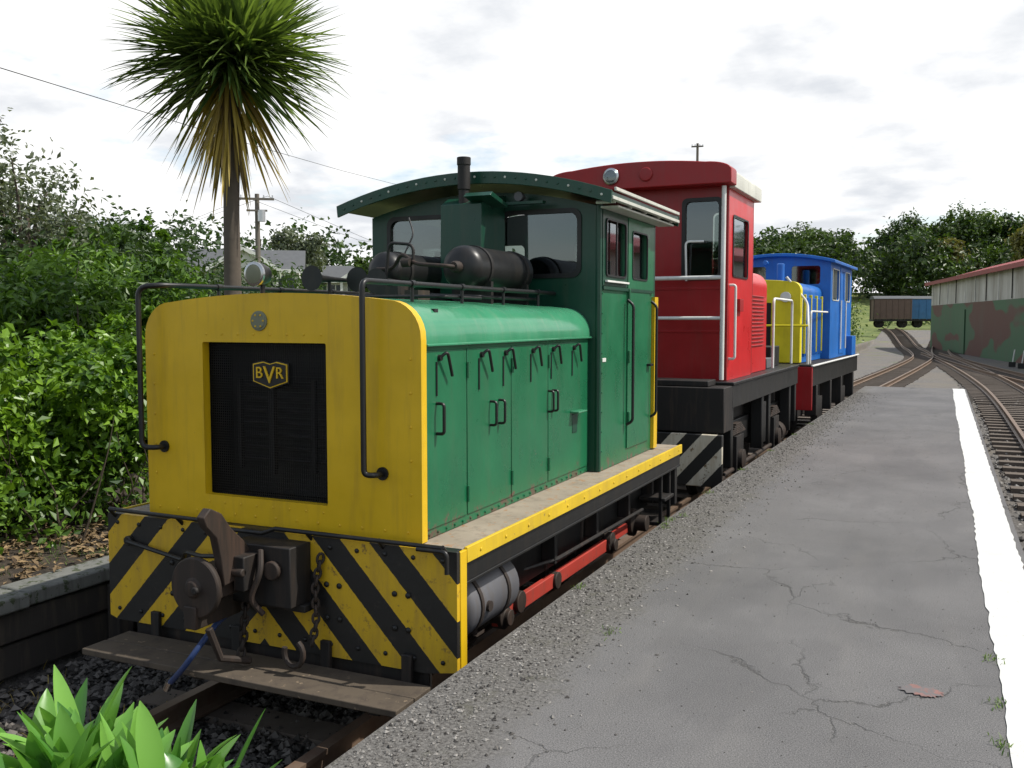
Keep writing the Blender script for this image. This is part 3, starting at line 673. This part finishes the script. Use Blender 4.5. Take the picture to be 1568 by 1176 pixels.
p.tube([(-.30,-.42,-.29),(-.335,-.41,-.34)],.023,1); p.tube([(-.14,-.02,.03),(-.14,-.12,.02)],.024,2)
p.done()
# ================================================================ RED LOCOMOTIVE
r=empty('red_shunting_locomotive',(-3.27,10.05,0),R(-1.0))
p=Part('underframe',r,[BLACK,GRIME,HAZW])
p.box(-1.14,.62,.60,1.14,5.3,.86,0); p.box(-1.16,.60,.861,1.16,5.32,.90,0)
p.box(-1.14,.20,.36,1.14,.62,.86,1); p.box(-.95,.25,.862,.95,.61,.93,1)
p.box(-1.15,.10,-.22,1.15,.14,.355,2); p.box(-1.12,.142,-.1,1.12,.3,.34,0)
p.box(-.85,.35,.0,.85,5.0,.6,1); p.box(.86,.7,.05,.92,4.9,.35,0)
for y in (.75,2.6,3.1,4.8): p.box(.95,y,-.1,1.1,y+.12,.6,0)
p.box(-1.12,5.2,.0,1.12,5.3,.6,0); p.box(.75,2.7,-.05,1.08,3.0,.5,0)
p.done(.01)
p=Part('wheels',r,[GRIME,RUST])
for y in (1.5,4.0): wheelset(p,y,.45)
for y in (1.5,4.0):
    p.box(.95,y-.2,-.25,1.05,y+.2,.2,0); p.lathe((1.05,y,-.1),(1,0,0),[(0,.13),(.05,.13),(.06,.05)],1,16)
    for k in range(6): p.box(.96,y-.4+.05*k,.22+.022*k,1.03,y+.4-.05*k,.238+.022*k,1)
p.lathe((.9,4.5,-.1),(0,1,0),[(0,0),(.01,.16),(.5,.16),(.51,0)],1,20); p.tube([(1.0,.8,-.2),(1.0,4.8,-.2)],.03,1)
p.lathe((1.0,.35,-.25),(1,0,0),[(0,.12),(.12,.12),(.13,.04)],1,16)
p.done(.005)
Y0,Y1=.82,2.25
p=Part('cab_walls',r,[RED,DRED,BLACK])
fo=[(1.02,.902),(1.02,3.14),(.94,3.22),(-.94,3.22),(-1.02,3.14),(-1.02,.902)]
fh=[rr(.50,2.08,.93,2.98,.06),rr(-.93,2.08,-.50,2.98,.06)]
p.plate(fo,fh,'xz',Y0+.02,.04,1); p.plate(fo,fh,'xz',Y1-.02,.04,1)  # end walls in the darker red: front shade put into the colour
so_=[(Y0+.042,.902),(Y0+.042,3.16),(Y1-.042,3.16),(Y1-.042,.902)]; sh_=[rr(Y0+.22,2.1,Y1-.35,2.82,.05)]
p.plate(so_,sh_,'yz',1.0,.04,0); p.plate(so_,sh_,'yz',-1.0,.04,0)
p.box(1.021,Y0+.5,1.7,1.06,Y0+.7,1.85,1)
p.box(-.9,Y0+.06,.91,.9,Y1-.06,.95,2); p.box(-.6,Y0+.3,.95,.1,Y0+.8,2.2,2)
for z in (1.45,1.95): p.box(-1.0,Y0-.008,z,1.0,Y0-.001,z+.03,1)
p.done(.01)
p=Part('engine_hood',r,[RED,DRED,BLACK])
hp2=hoodprof(.98,.902,2.05,.2,2.25,.04); p.exty(hp2,Y1+.005,3.45,0)
for z in np.arange(1.25,1.95,.05): p.box(.981,Y1+.15,z,.995,Y1+.95,z+.02,1)
p.box(-.4,3.455,1.0,.4,3.47,2.0,2)
p.done(.01)
p=Part('cab_windows',r,[BLACK,GLASS,WHITE])
for q in fh:
    cx=sum(a for a,b in q)/len(q); cz=sum(b for a,b in q)/len(q); inn=[(cx+(a-cx)*.9,cz+(b-cz)*.95) for a,b in q]; out=[(cx+(a-cx)*1.1,cz+(b-cz)*1.05) for a,b in q]
    p.plate(out,[inn],'xz',Y0-.006,.014,0)
    for y in (Y0+.02,Y1-.02): p.plate(inn,[],'xz',y,.004,1)
for q in sh_:
    cx=sum(a for a,b in q)/len(q); cz=sum(b for a,b in q)/len(q); inn=[(cx+(a-cx)*.94,cz+(b-cz)*.95) for a,b in q]
    p.plate(q,[inn],'yz',1.026,.012,0)
    for X in (1.0,-1.0): p.plate(inn,[],'yz',X,.004,1)
p.done()
p=Part('cab_roof',r,[DRED,CREAM,CHROME,GLASS,RED])
def roofp(hw,zs,zt,rc):
    o=[(hw,zs)]
    for k in range(0,9):
        a=R(90*k/8); o.append((hw-rc+rc*math.cos(a),zt-.13+(.10)*math.sin(a)))
    for k in range(1,12):
        x=(hw-rc)*(1-2*k/12); o.append((x,zt-.03+.05*(1-(x/(hw-rc))**2)))
    return o+[(-a,b) for a,b in reversed(o[:10])]
p.exty(roofp(1.10,3.12,3.40,.3),Y0-.26,Y0+.02,0)
p.exty(roofp(1.085,3.10,3.385,.3),Y0+.021,Y1+.15,1)
p.lathe((-.30,Y0-.262,3.27),(0,-1,0),[(0,.10),(.03,.10),(.035,.085)],2,28); p.lathe((-.30,Y0-.30,3.27),(0,-1,0),[(0,.082),(.004,.05),(.005,0)],3,28)
p.lathe((.12,Y0-.262,3.27),(0,-1,0),[(0,.08),(.02,.08),(.022,.05)],0,24)
p.done(.01)
p=Part('handrails',r,[WHITE])
p.tube([(1.0,Y0-.16,.92),(1.0,Y0-.16,3.1)],.026)
p.tube([(.0,Y0-.16,1.62),(1.0,Y0-.16,1.62)],.02); p.tube([(.0,Y0-.16,2.08),(1.0,Y0-.16,2.08)],.024)
p.tube(fillet([(.55,Y0-.05,2.05),(.55,Y0-.1,2.5),(.75,Y0-.05,2.5)],.05),.012)
p.tube(fillet([(1.02,Y0+.1,1.15),(1.09,Y0+.1,1.15),(1.09,Y0+.1,2.0),(1.02,Y0+.1,2.0)],.04),.016)
p.tube(fillet([(1.05,3.6,.92),(1.05,3.6,1.9),(1.05,5.2,1.9),(1.05,5.2,.92)],.1),.018)
p.done()
p=Part('deck_fittings',r,[CREAM,GREYM,BLACK])
p.lathe((.5,2.5,2.3),(0,0,1),[(0,.1),(.1,.1),(.12,.0)],0,16); p.box(.55,3.7,.902,.95,4.1,1.05,1); p.box(-.6,4.3,.902,.9,5.0,1.2,2)
p.lathe((.7,4.0,1.05),(0,0,1),[(0,.08),(.12,.08),(.14,.02)],1,14); p.done(.01)
# ================================================================ BLUE/YELLOW LOCOMOTIVE
bl=empty('blue_yellow_shunting_locomotive',(-3.10,16.75,0),R(-2.6))
p=Part('underframe',bl,[DRED,BLACK,WHITE,GRIME])
p.box(-1.12,.0,.05,1.12,.06,.80,0); p.box(-1.1,.07,.45,1.1,6.1,.80,1); p.box(1.101,.0,.80,1.14,6.1,.83,2); p.box(-1.12,.0,.801,1.10,6.1,.835,3)
p.box(-.85,.2,-.1,.85,5.9,.45,3)
for y in (.6,2.2,3.6,5.4): p.box(.9,y,-.1,1.1,y+.15,.45,3)
p.done(.01)
p=Part('wheels',bl,[GRIME,RUST])
for y in (1.3,4.3): wheelset(p,y,.45); p.box(.93,y-.25,-.3,1.05,y+.25,.2,0)
p.tube([(1.0,.2,-.25),(1.0,5.9,-.25)],.03,1); p.done(.005)
p=Part('engine_hood',bl,[BLUE,BYEL,BLACK])
hp3=hoodprof(.84,.84,2.1,.15,2.26,.04)
p.exty(hp3,.50,2.6,0); p.exty([(x*1.01,z+.01) for x,z in hp3],.30,.499,1)
p.box(-.5,.285,1.1,.35,.299,1.9,2)
for y in np.arange(.62,2.5,.14): p.box(.84,y,.95,.875,y+.045,2.0,0)
for y in (.6,1.2,1.8,2.4): p.box(.84,y,1.0,.89,y+.03,2.05,1)
p.done(.01)
p=Part('cab_walls',bl,[BLUE,BLACK])
fo=[(1.0,.84),(1.0,2.72)]+arch(.999,2.721,.14)+[(-1.0,2.72),(-1.0,.84)]
fh=[rr(.25,2.3,.80,2.66,.05),rr(-.80,2.3,-.25,2.66,.05)]
p.plate(fo,fh,'xz',2.63,.04,0); p.plate(fo,fh,'xz',5.6,.04,0)
so_=[(2.652,.84),(2.652,2.74),(5.578,2.74),(5.578,.84)]; sh_=[rr(2.85,2.0,3.7,2.6,.06),rr(4.6,2.0,5.3,2.6,.06)]
p.plate(so_,sh_,'yz',.98,.04,0); p.plate(so_,sh_,'yz',-.98,.04,0)
p.plate([(3.85,.9),(3.85,2.68),(4.45,2.68),(4.45,.9)],[rr(3.95,2.0,4.35,2.6,.04)],'yz',1.006,.012,0)
p.done(.005)
p=Part('cab_windows',bl,[GLASS,CREAM])
for q in fh: p.plate(q,[],'xz',2.63,.004,0)
for q in sh_:
    cx=sum(a for a,b in q)/len(q); cz=sum(b for a,b in q)/len(q)
    p.plate([(cx+(a-cx)*1.06,cz+(b-cz)*1.06) for a,b in q],[q],'yz',1.004,.012,1)
    for X in (.98,-.98): p.plate(q,[],'yz',X,.004,0)
p.done()
p=Part('cab_roof',bl,[BLUE])
p.exty(arch(1.1,2.76,.15)+[(x,z-.06) for x,z in reversed(arch(1.1,2.76,.15))],2.45,5.8,0)
p.lathe((-.2,2.3,2.72),(0,1,0),[(0,.05),(.1,.05)],0,12); p.done(.01)
p=Part('handrails',bl,[WHITE,BYEL,BLUE])
p.tube(fillet([(1.02,.1,.84),(1.02,.1,1.5),(.95,.4,1.9),(.6,.3,2.35)],.1),.022,0)
p.tube(fillet([(1.02,.35,.84),(1.02,.35,1.75),(.95,2.6,1.75)],.1),.018,0)
p.tube(fillet([(-1.0,.1,1.5),(-1.0,.1,1.5),(1.02,.1,1.5)],.1),.018,1)
for y in (3.8,4.5): p.tube([(1.04,y,1.0),(1.04,y,2.0)],.015,0,8)
p.box(1.0,4.95,.84,1.12,5.55,1.25,2)
p.lathe((.3,1.3,2.28),(0,0,1),[(0,.07),(.35,.07),(.36,.05)],2,14)
for sx in (-.75,.6): p.lathe((sx,.29,2.0),(0,-1,0),[(0,.09),(.05,.09),(.052,.07)],0,20)
p.done()
# ================================================================ vegetation
ct=empty('cabbage_tree',(-6.70,7.72,0))
p=Part('trunk',ct,[BARK])
tp=[(0.05,0,float(gz(-6.7,7.72))-.1),(0.03,0,.8),(-.02,.02,1.9),(.0,0,2.7),(.02,0,3.4),(0,0,4.0)]
p.tube(tp,.08,0,14,radii=[.13,.105,.088,.080,.083,.11])
p.done()
def crown(c,n,Lr,zmin=-.72,G0=.20):
    D=unit(rng.normal(size=(n*2,3))); D=D[D[:,2]>zmin][:n]; n=len(D)
    C=np.array(c)+D*.09+rng.normal(size=(n,3))*.05; C[:,2]+=rng.uniform(-.15,.12,n)
    L=rng.uniform(Lr*.66,Lr,n); G=rng.uniform(.0,G0,n)*(1.3-D[:,2]); sh=np.clip(.42+.35*D[:,2]+rng.normal(size=n)*.24,0,1)  # leaf tone lighter upward, darker below: light from above painted in
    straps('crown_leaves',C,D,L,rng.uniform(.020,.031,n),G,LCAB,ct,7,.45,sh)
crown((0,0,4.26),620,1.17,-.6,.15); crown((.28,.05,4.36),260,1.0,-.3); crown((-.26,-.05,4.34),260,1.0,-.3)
n=85; a=rng.random(n)*6.28; D=unit(np.stack([np.cos(a)*.5,np.sin(a)*.5,-1+.45*rng.random(n)],1)); C=np.stack([np.cos(a)*.08,np.sin(a)*.08,rng.uniform(3.65,4.15,n)],1)
straps('dead_leaf_skirt',C,D,rng.uniform(.5,1.05,n),rng.uniform(.014,.025,n),np.full(n,.15),LDEAD,ct,6,.4)
n=60; a=rng.random(n)*6.28; D=unit(np.stack([np.cos(a)*.18,np.sin(a)*.18,-1+0*a],1)); C=np.stack([np.cos(a)*.09,np.sin(a)*.09,rng.uniform(3.2,3.95,n)],1)
straps('trunk_leaf_skirt',C,D,rng.uniform(.3,.7,n),rng.uniform(.012,.022,n),np.full(n,.02),LDEAD,ct,4,.4)
def stems(name,parent,n,base,spread,h,rad,mat=BARK):
    p=Part(name,parent,[mat])
    for i in range(n):
        bx,by=base[0]+random.uniform(-1,1)*spread[0],base[1]+random.uniform(-1,1)*spread[1]; z0=float(gz(bx,by))-.05
        q=[(bx,by,z0)]; dx,dy=random.uniform(-.45,.45),random.uniform(-.45,.45); hh_=h*random.uniform(.6,1.1)
        for k in range(1,5): q.append((bx+dx*k*.5*h/2+random.uniform(-.04,.04),by+dy*k*.5*h/2+random.uniform(-.04,.04),z0+hh_*k/4))
        p.tube(q,rad,0,6,radii=[rad*(1-.18*k) for k in range(5)])
    p.done()
def blobset(n,x0,x1,y0,y1,z0,z1,r0,r1,shoots=0):
    B=[]
    for i in range(n):
        q=random.uniform(r0,r1); B.append((random.uniform(x0,x1),random.uniform(y0,y1),random.uniform(z0,z1),q,q*random.uniform(.9,1.3),q*random.uniform(.7,1.05)))
    for i in range(shoots):
        b_=random.choice(B[:n]); B.append((b_[0]+random.uniform(-.5,.5)*b_[3],b_[1]+random.uniform(-.5,.5)*b_[4],b_[2]+b_[5]*1.0,.10,.10,random.uniform(.25,.5)))
    return B
DSTEM=paint('dark_stem_bark',(.06,.045,.03),.9,amt=.6,bmp=.5)
bu=empty('green_bush')
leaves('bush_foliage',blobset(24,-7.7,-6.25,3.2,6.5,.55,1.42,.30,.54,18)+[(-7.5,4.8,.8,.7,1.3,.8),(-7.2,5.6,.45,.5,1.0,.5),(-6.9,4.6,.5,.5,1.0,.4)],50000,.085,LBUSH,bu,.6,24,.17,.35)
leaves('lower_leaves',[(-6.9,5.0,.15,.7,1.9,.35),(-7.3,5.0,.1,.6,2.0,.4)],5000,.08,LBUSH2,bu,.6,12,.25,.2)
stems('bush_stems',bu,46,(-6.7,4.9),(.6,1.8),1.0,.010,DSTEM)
bu=empty('green_bush')
leaves('bush_foliage',blobset(20,-10.9,-8.6,7.0,9.2,.9,2.1,.40,.75,20),30000,.115,LBUSH2,bu,.42,18,.18,.35)
leaves('bush_foliage',blobset(7,-8.8,-7.5,7.4,8.6,.4,1.2,.35,.5,4),10000,.10,LBUSH,bu,.42,18,.18,.35)
stems('bush_stems',bu,24,(-9.6,8.6),(1.2,1.0),2.2,.018)
bu=empty('dark_shrub')
leaves('shrub_foliage',[(-13,13,1.6,1.9,2.0,1.4),(-15.5,11.5,2.2,2.2,2.0,1.9),(-14,16.5,1.5,1.6,2,1.3)]+blobset(5,-12.5,-11,9,11,1.2,2.6,.6,.9,6),24000,.14,LDARK,bu,.4,18,.17,.4)
stems('shrub_stems',bu,14,(-14,12.5),(1.5,1.5),2.0,.03)
def tree(name,x,y,zc,rx,rz,mat,n,leaf,trunk=.18,nb=7,sig=.2,zb=None,per=16):
    e=empty(name,(x,y,0)); z0=float(gz(x,y))-.1 if zb is None else zb
    p=Part('trunk',e,[BARK]); p.tube([(0,0,z0),(trunk*.5,0,(z0+zc)/2),(0,trunk,zc)],trunk,0,8,radii=[trunk,trunk*.8,trunk*.5])
    B=[(0,0,zc,rx*.6,rx*.6,rz*.65)]
    for k in range(nb):
        a=6.28*k/nb+random.uniform(-.4,.4); q=random.uniform(.35,.62); h=random.uniform(-.45,.55)
        c=(math.cos(a)*rx*q,math.sin(a)*rx*q,zc+rz*h); B.append(c+(rx*random.uniform(.3,.48),rx*random.uniform(.3,.48),rz*random.uniform(.26,.42)))
        p.tube([(0,0,z0+(zc-z0)*.55),(c[0]*.5,c[1]*.5,(zc+c[2])/2-.1*rz),c],trunk*.3,0,6,radii=[trunk*.45,trunk*.3,trunk*.12])
    p.done(); leaves('crown',B,n,leaf,mat,e,.55,per,sig,.3); return e
tree('spindly_tree',-12.8,10.1,3.2,1.1,1.5,LGREY,3200,.10,.07,10,.3)
tree('leafy_tree',-24.2,21.8,2.9,2.2,1.8,LDARK,6000,.25,.15)
tree('leafy_tree',-28.5,26,3.4,3.0,2.2,LDARK,6000,.28,.15)
tree('leafy_tree',-20.6,22.6,2.0,.9,.9,LMID,3000,.15,.1)
tree('gum_tree',-46.3,61.0,6.6,2.4,2.4,LGREY,4500,.32,.2)
tree('leafy_tree',-31,48,4.0,1.5,1.6,LMID,2500,.3,.15)
tree('leafy_tree',-37,61,4.4,2.0,1.6,LDARK,2500,.35,.15)
tree('leafy_tree',-45,44,3.2,3.0,2.6,LDARK,3500,.35,.15)
B=[]
for k in range(24):
    t=k/23; x=-98+50*t+random.uniform(-2,2); y=80+16*t+random.uniform(-3,3); zt=15-6*t+random.uniform(-1.2,1.5); B.append((x,y,zt-4.5,random.uniform(3.5,5),4,random.uniform(3.6,4.8))); B.append((x,y-2,3,5,4,4))
leaves('distant_tree_belt',B,22000,.7,LDARK,None,.6,16,.22,.4)
for (x,y,zc,rx,rz,mt) in [(-20.5,156,11.6,5.4,5.8,LMID),(-15.5,160,11.4,5,5,LDARK),(-5.8,160,12.8,5.6,6.2,LDARK),(-1.0,168,12.5,5.2,5.6,LHILL),(4.5,160,13.2,6,6.6,LMID),(10.5,162,12.6,5.4,5.8,LDARK),(17,166,13,6,6.4,LMID),(11.5,140,10.6,4.8,4.4,LOLIVE),(23,150,12,6,6,LDARK),(-26,150,9,4.4,4.4,LMID),(14,150,10.5,4,3.8,LGREY),(1.5,152,9.8,3.8,3.8,LOLIVE)]:
    tree('hillside_tree',x,y,zc,rx,rz,mt,8500,.6,.35,8,.2,None,14)
B=[]
for k in range(40):
    t=k/39; x=-32+64*t; y=148+random.uniform(-6,8)
    if -12.3<x<-8.6: y=185
    B.append((x,y,float(gz(x,y))+random.uniform(2,5.5),3.8,3,random.uniform(2.8,4.6)))
leaves('distant_tree_belt',B,28000,.7,LHILL,None,.6,16,.2,.4)
B=[(x,172+random.uniform(-3,3),float(gz(x,172))+5.5,4.2,3,4.8) for x in np.linspace(-28,34,17) if not -14<x<-9.5]
leaves('distant_tree_belt',B,18000,.9,LDARK,None,.6,16,.2,.4)
leaves('trackside_scrub',[(-8.5,84,.0,2.0,3,2.4),(-10,100,1.5,2.5,3,3.0),(-6.5,62,-.5,1.2,3,.8),(-9.5,66,0,2,4,1.9),(-3.4,118,1.6,3,2,1.6),(3,118,1.8,3,2,1.8),(7.5,100,1.5,2,2,3)],9000,.28,LMID,None,.6,16,.2,.4)
leaves('trackside_scrub',[(-6.5,36,-.3,1.2,5,.5),(-8,48,-.2,1.6,6,1.1)],5000,.16,LMID,None,.6,16,.2,.4)
# broad-leaf plant foreground
bp=empty('broad_leaf_plant',(-2.42,2.02,0))
def ros(c,n,L0,W0):
    a=rng.random(n)*6.28; e_=rng.uniform(.45,1.4,n); D=np.stack([np.cos(a)*np.cos(e_),np.sin(a)*np.cos(e_),np.sin(e_)],1)
    C=np.array(c)+rng.normal(size=(n,3))*.045
    straps('rosette_leaves',C,D,rng.uniform(L0*.65,L0,n),rng.uniform(W0*.75,W0,n),rng.uniform(.0,.3,n),LAGA,bp,9,.35,None,'oval')
RS=((0,-.02,-.01,40,.42,.048),(-.24,.14,-.01,34,.42,.048),(.20,.02,-.02,36,.40,.046),(-.05,-.3,.0,22,.4,.046),(.10,.28,-.08,28,.40,.044),(-.12,.06,.04,30,.4,.046),(.33,.18,-.06,30,.40,.044),(.10,.10,.0,30,.40,.046))
for c in RS: ros(c[:3],c[3],c[4],c[5])
p=Part('plant_stems',bp,[BARK])
for c in RS: p.tube([(c[0]*.6,c[1]*.6,-.78),(c[0]*.9,c[1],-.35),(c[0],c[1],c[2]+.02)],.025,0,8)
p.done()
def tufts(name,cs,per,L0,mat=LGRASS):
    C=[];D=[]
    for c in cs:
        n=per; a=rng.random(n)*6.28; e_=rng.uniform(.4,1.5,n); D.append(np.stack([np.cos(a)*np.cos(e_),np.sin(a)*np.cos(e_),np.sin(e_)],1)); C.append(np.array(c)+np.stack([rng.normal(size=n)*L0*.5,rng.normal(size=n)*L0*.8,np.zeros(n)],1))
    C=np.concatenate(C); D=np.concatenate(D); n=len(C)
    straps(name,C,D,rng.uniform(.4,1,n)*L0,rng.uniform(.002,.004,n),rng.uniform(.1,.5,n),mat,None,4,.3)
cs=[(-1.93,7.3,0),(-1.88,7.5,0),(-1.93,7.1,0),(-1.9,7.0,0),(-1.5,4.5,0),(.25,3.9,0),(.26,4.3,0),(.26,4.9,0)]+[(ledge(y)+.03,y,0) for y in (5.2,8.6,10.1,11.7,13.5,15)]
tufts('platform_weeds',cs,26,.045)
cs=[(rng.uniform(-6.6,-5.65),rng.uniform(3,7),-.2) for k in range(30)]; tufts('bank_grass',cs,22,.13)
cs=[(rng.uniform(-5.2,-4.0),rng.uniform(2.4,4.2),-.73) for k in range(12)]; tufts('dry_track_grass',cs,16,.22,LDEAD)
BLIT=leafmat('leaf_litter_brown',(.05,.03,.015),(.28,.19,.09),.8,0)
leaves('leaf_litter',[(-6.5,5,-.17,1.1,3,.03)],4200,.06,BLIT,None,.5,5,.6,.0,2)
def pole(name,x,y,zt,r_=.13,arm=1.7,rz=0):
    e=empty(name,(x,y,0),rz); z0=float(gz(x,y))-.3; p=Part('post',e,[POLEW,CHROME]); p.cyl((0,0,z0),(0,0,zt),r_,0,12,r_*.7)
    p.box(-arm/2,-r_-.08,zt-.35,arm/2,-r_-.005,zt-.23,0)
    if arm>1.2: p.box(-arm*.3,-r_-.08,zt-.95,arm*.3,-r_-.005,zt-.85,0); p.lathe((.25,-r_-.2,zt-1.5),(0,0,1),[(0,.0),(.01,.2),(.6,.2),(.62,0)],1,12)
    for s_ in (-.45,-.2,.2,.45): p.cyl((arm*s_,-r_-.04,zt-.23),(arm*s_,-r_-.04,zt-.08),.035,1,8)
    p.done(); return e
POLEW=paint('weathered_pole_timber',(.16,.14,.12),.9,amt=.4)
pole('utility_pole',-33.4,40.5,8.3,.17,1.8,R(35)); pole('utility_pole',-35.9,67,11.7,.15,1.8,R(35)); pole('utility_pole',-11.5,-5,5.45,.13,1.6,R(35))
pole('utility_pole',-38,70,7.4,.12,.9,R(20)); pole('utility_pole',-19.2,80,16.5,.15,1.0,R(10))
ow=empty('overhead_wire'); p=Part('wire',ow,[BLACK])
A=Vector((-11.5,-5,5.4)); M=Vector((-18.4,14,6.96)); B2=Vector((-32.2,52.1,10.3)); C2=Vector((-35.9,67,11.5))
p.tube([A,M,M.lerp(B2,.35)-Vector((0,0,.1)),M.lerp(B2,.7)-Vector((0,0,.1)),B2,C2],.012,0,6)
for dx in (-.7,.7): p.tube([(-33.4+dx,40.5,8.15),(-60,60,8.8),(-95,80,10)],.012,0,5); p.tube([(-33.4+dx,40.5,8.15),(-37+dx*.6,56,7.2),(-38+dx*.6,70,7.3)],.012,0,5)
p.done()
WALLW=paint('house_weatherboard',(.66,.65,.61),.8,amt=.2); ROOFG=paint('grey_roof',(.10,.105,.11),.75,amt=.4); WIN=paint('dark_window_glass',(.03,.04,.05),.2,amt=0,bmp=0)
def house(name,x,y,rz,w,d,ze,zp):
    e=empty(name,(x,y,0),rz); z0=float(gz(x,y))-.5
    p=Part('walls',e,[WALLW]); p.box(-w/2,-d/2,z0,w/2,d/2,ze); p.exty([(-w*.28,ze-.1),(w*.28,ze-.1),(0,zp-.25)],-d/2-1.2,-d/2+.2)
    for zz_ in np.arange(z0+.5,ze,.22): p.box(-w/2-.015,-d/2-.015,zz_,w/2+.015,-d/2+.0,zz_+.02)
    p.done()
    p=Part('roof',e,[ROOFG,WHITE])
    p.extx([(-d/2-.5,ze-.1),(0,zp),(d/2+.5,ze-.1),(d/2+.5,ze-.25),(0,zp-.15),(-d/2-.5,ze-.25)],-w/2-.4,w/2+.4)
    for sx in (-1,1):
        p.add([(0,-d/2-1.5,zp-.1),(sx*w*.33,-d/2-1.5,ze-.2),(sx*w*.33,0,ze-.2),(0,0,zp-.1),(0,-d/2-1.5,zp),(sx*w*.33,-d/2-1.5,ze-.08),(sx*w*.33,0,ze-.08),(0,0,zp)],[(0,1,2,3),(4,5,6,7),(0,1,5,4),(1,2,6,5),(2,3,7,6)],0)
        p.add([(0,-d/2-1.53,zp+.02),(sx*w*.34,-d/2-1.53,ze-.08),(sx*w*.34,-d/2-1.53,ze-.35),(0,-d/2-1.53,zp-.28)],[(0,1,2,3)],1)
    p.box(-w/2-.4,-d/2-.53,ze-.32,w/2+.4,-d/2-.5,ze-.08,1); p.done()
    p=Part('windows_and_porch',e,[WIN,WHITE])
    for xx in (-w*.38,-w*.13,w*.13,w*.38):
        p.box(xx-.55,-d/2-.05,ze-1.7,xx+.55,-d/2-.02,ze-.5,0)
        for a_,b_ in ((-.63,-.55),(.55,.63),(-.04,.04)): p.box(xx+a_,-d/2-.07,ze-1.78,xx+b_,-d/2-.018,ze-.42,1)
    for xx in (-w*.3,-w*.1,w*.1,w*.3): p.box(xx-.09,-d/2-1.3,z0,xx+.09,-d/2-1.12,ze-.1,1)
    p.box(-w*.31,-d/2-1.3,ze-2.2,w*.31,-d/2-1.22,ze-2.1,1)
    p.done()
house('weatherboard_house',-42.6,50.6,R(36),6.8,5.2,4.95,6.3)
house('weatherboard_house',-44.2,67,R(34),6,5,4.9,6.1)
house('weatherboard_house',-38.5,72,R(30),5,5,4.6,6.0)
# ================================================================ shed and wagons right
m,nt,b,o=nmat('corrugated_painted_iron'); v=coords(nt); s=N(nt,'ShaderNodeSeparateXYZ'); nt.links.new(v,s.inputs[0])
gr=mix(nt,ramp(nt,noise(nt,coords(nt,(1,.16,.45)),.9,2,.4),.50,.52),(.045,.115,.055),(.10,.04,.03))
gr=mix(nt,math_(nt,'MULTIPLY',ramp(nt,noise(nt,coords(nt,(1,.4,.2)),1.2,6,.7),.5,.8),.7),gr,(.09,.08,.06))
wh=mix(nt,ramp(nt,noise(nt,coords(nt,(1,.8,.15)),1.1,6,.7),.35,.65),(.50,.49,.46),(.26,.24,.21))
c=mix(nt,math_(nt,'GREATER_THAN',s.outputs[2],2.75),gr,wh); nt.links.new(c,b.inputs['Base Color']); b.inputs['Roughness'].default_value=.7
CORR=m
MAROON=paint('maroon_iron_roof',(.26,.035,.035),.6,amt=.3)
shd=empty('corrugated_goods_shed',(4.0,55.8,0),math.atan2(4.8,28.2))
p=Part('walls',shd,[CORR,GRIME,WHITE])
ycs=np.arange(-24,28.65,.15); v=[]
for i,y in enumerate(ycs): xx=-.03*(i%2); v+=[(xx,y,-1.0),(xx,y,4.55)]
p.add(v,[(2*i,2*i+2,2*i+3,2*i+1) for i in range(len(ycs)-1)],0)
p.box(.02,-24,-1,9,28.6,4.5,0)
y=-22
while y<28: p.box(-.07,y,2.78,-.035,y+.08,4.5,2 if random.random()<.6 else 1); y+=3.1
for y in (-9,15): p.box(-.09,y,-.7,-.036,y+3.2,2.3,0)
p.done()
p=Part('roof',shd,[MAROON])
p.exty([(-.45,4.50),(4.5,5.9),(9.5,4.5),(9.5,4.4),(4.5,5.75),(-.45,4.38)],-24.3,28.9); p.box(-.5,-24.3,4.34,-.4,28.9,4.60); p.done()
def wagon(x,y,rz,L,col):
    e=empty('covered_goods_wagon',(x,y,float(gz(x,y))+.19),rz)
    p=Part('body',e,[col,GRIME,ROOFG]); p.box(-1.15,-L/2,.9,1.15,L/2,3.0,0)
    for yy_ in np.linspace(-L/2,L/2,7): 
        for sx in (-1.2,1.15): p.box(sx,yy_-.05,.85,sx+.05,yy_+.05,3.0,0)
    for sx in (-.8,.8): p.box(sx-.05,-L/2-.05,.85,sx+.05,-L/2-.001,3.0,1)
    p.exty(arch(1.22,3.0,.3)+[(-1.22,2.95),(1.22,2.95)],-L/2-.1,L/2+.1,2); p.box(-1.1,-L/2-.1,.65,1.1,L/2+.1,.89,1); p.done(.01)
    p=Part('wheels',e,[GRIME,RUST])
    for yy_ in (-L*.32,L*.32): wheelset(p,yy_,.42,0)
    p.done()
WBR=paint('wagon_brown',(.15,.10,.075),.8,amt=.4); WBL=paint('wagon_blue',(.05,.17,.34),.6,amt=.3)
wagon(-4.9,106.5,R(-75),3.6,WBR); wagon(-1.0,109,R(-75),4.4,WBL); wagon(3.8,110.2,R(-75),4.4,WBR)
pv=empty('point_lever'); p=Part('levers',pv,[WHITE,BLACK])
for x,y in ((3.2,52),(3.5,50.5)): p.cyl((x,y,-.7),(x+.1,y,.15),.03,0,8); p.box(x-.15,y-.1,-.7,x+.15,y+.1,-.45,1)
p.done()
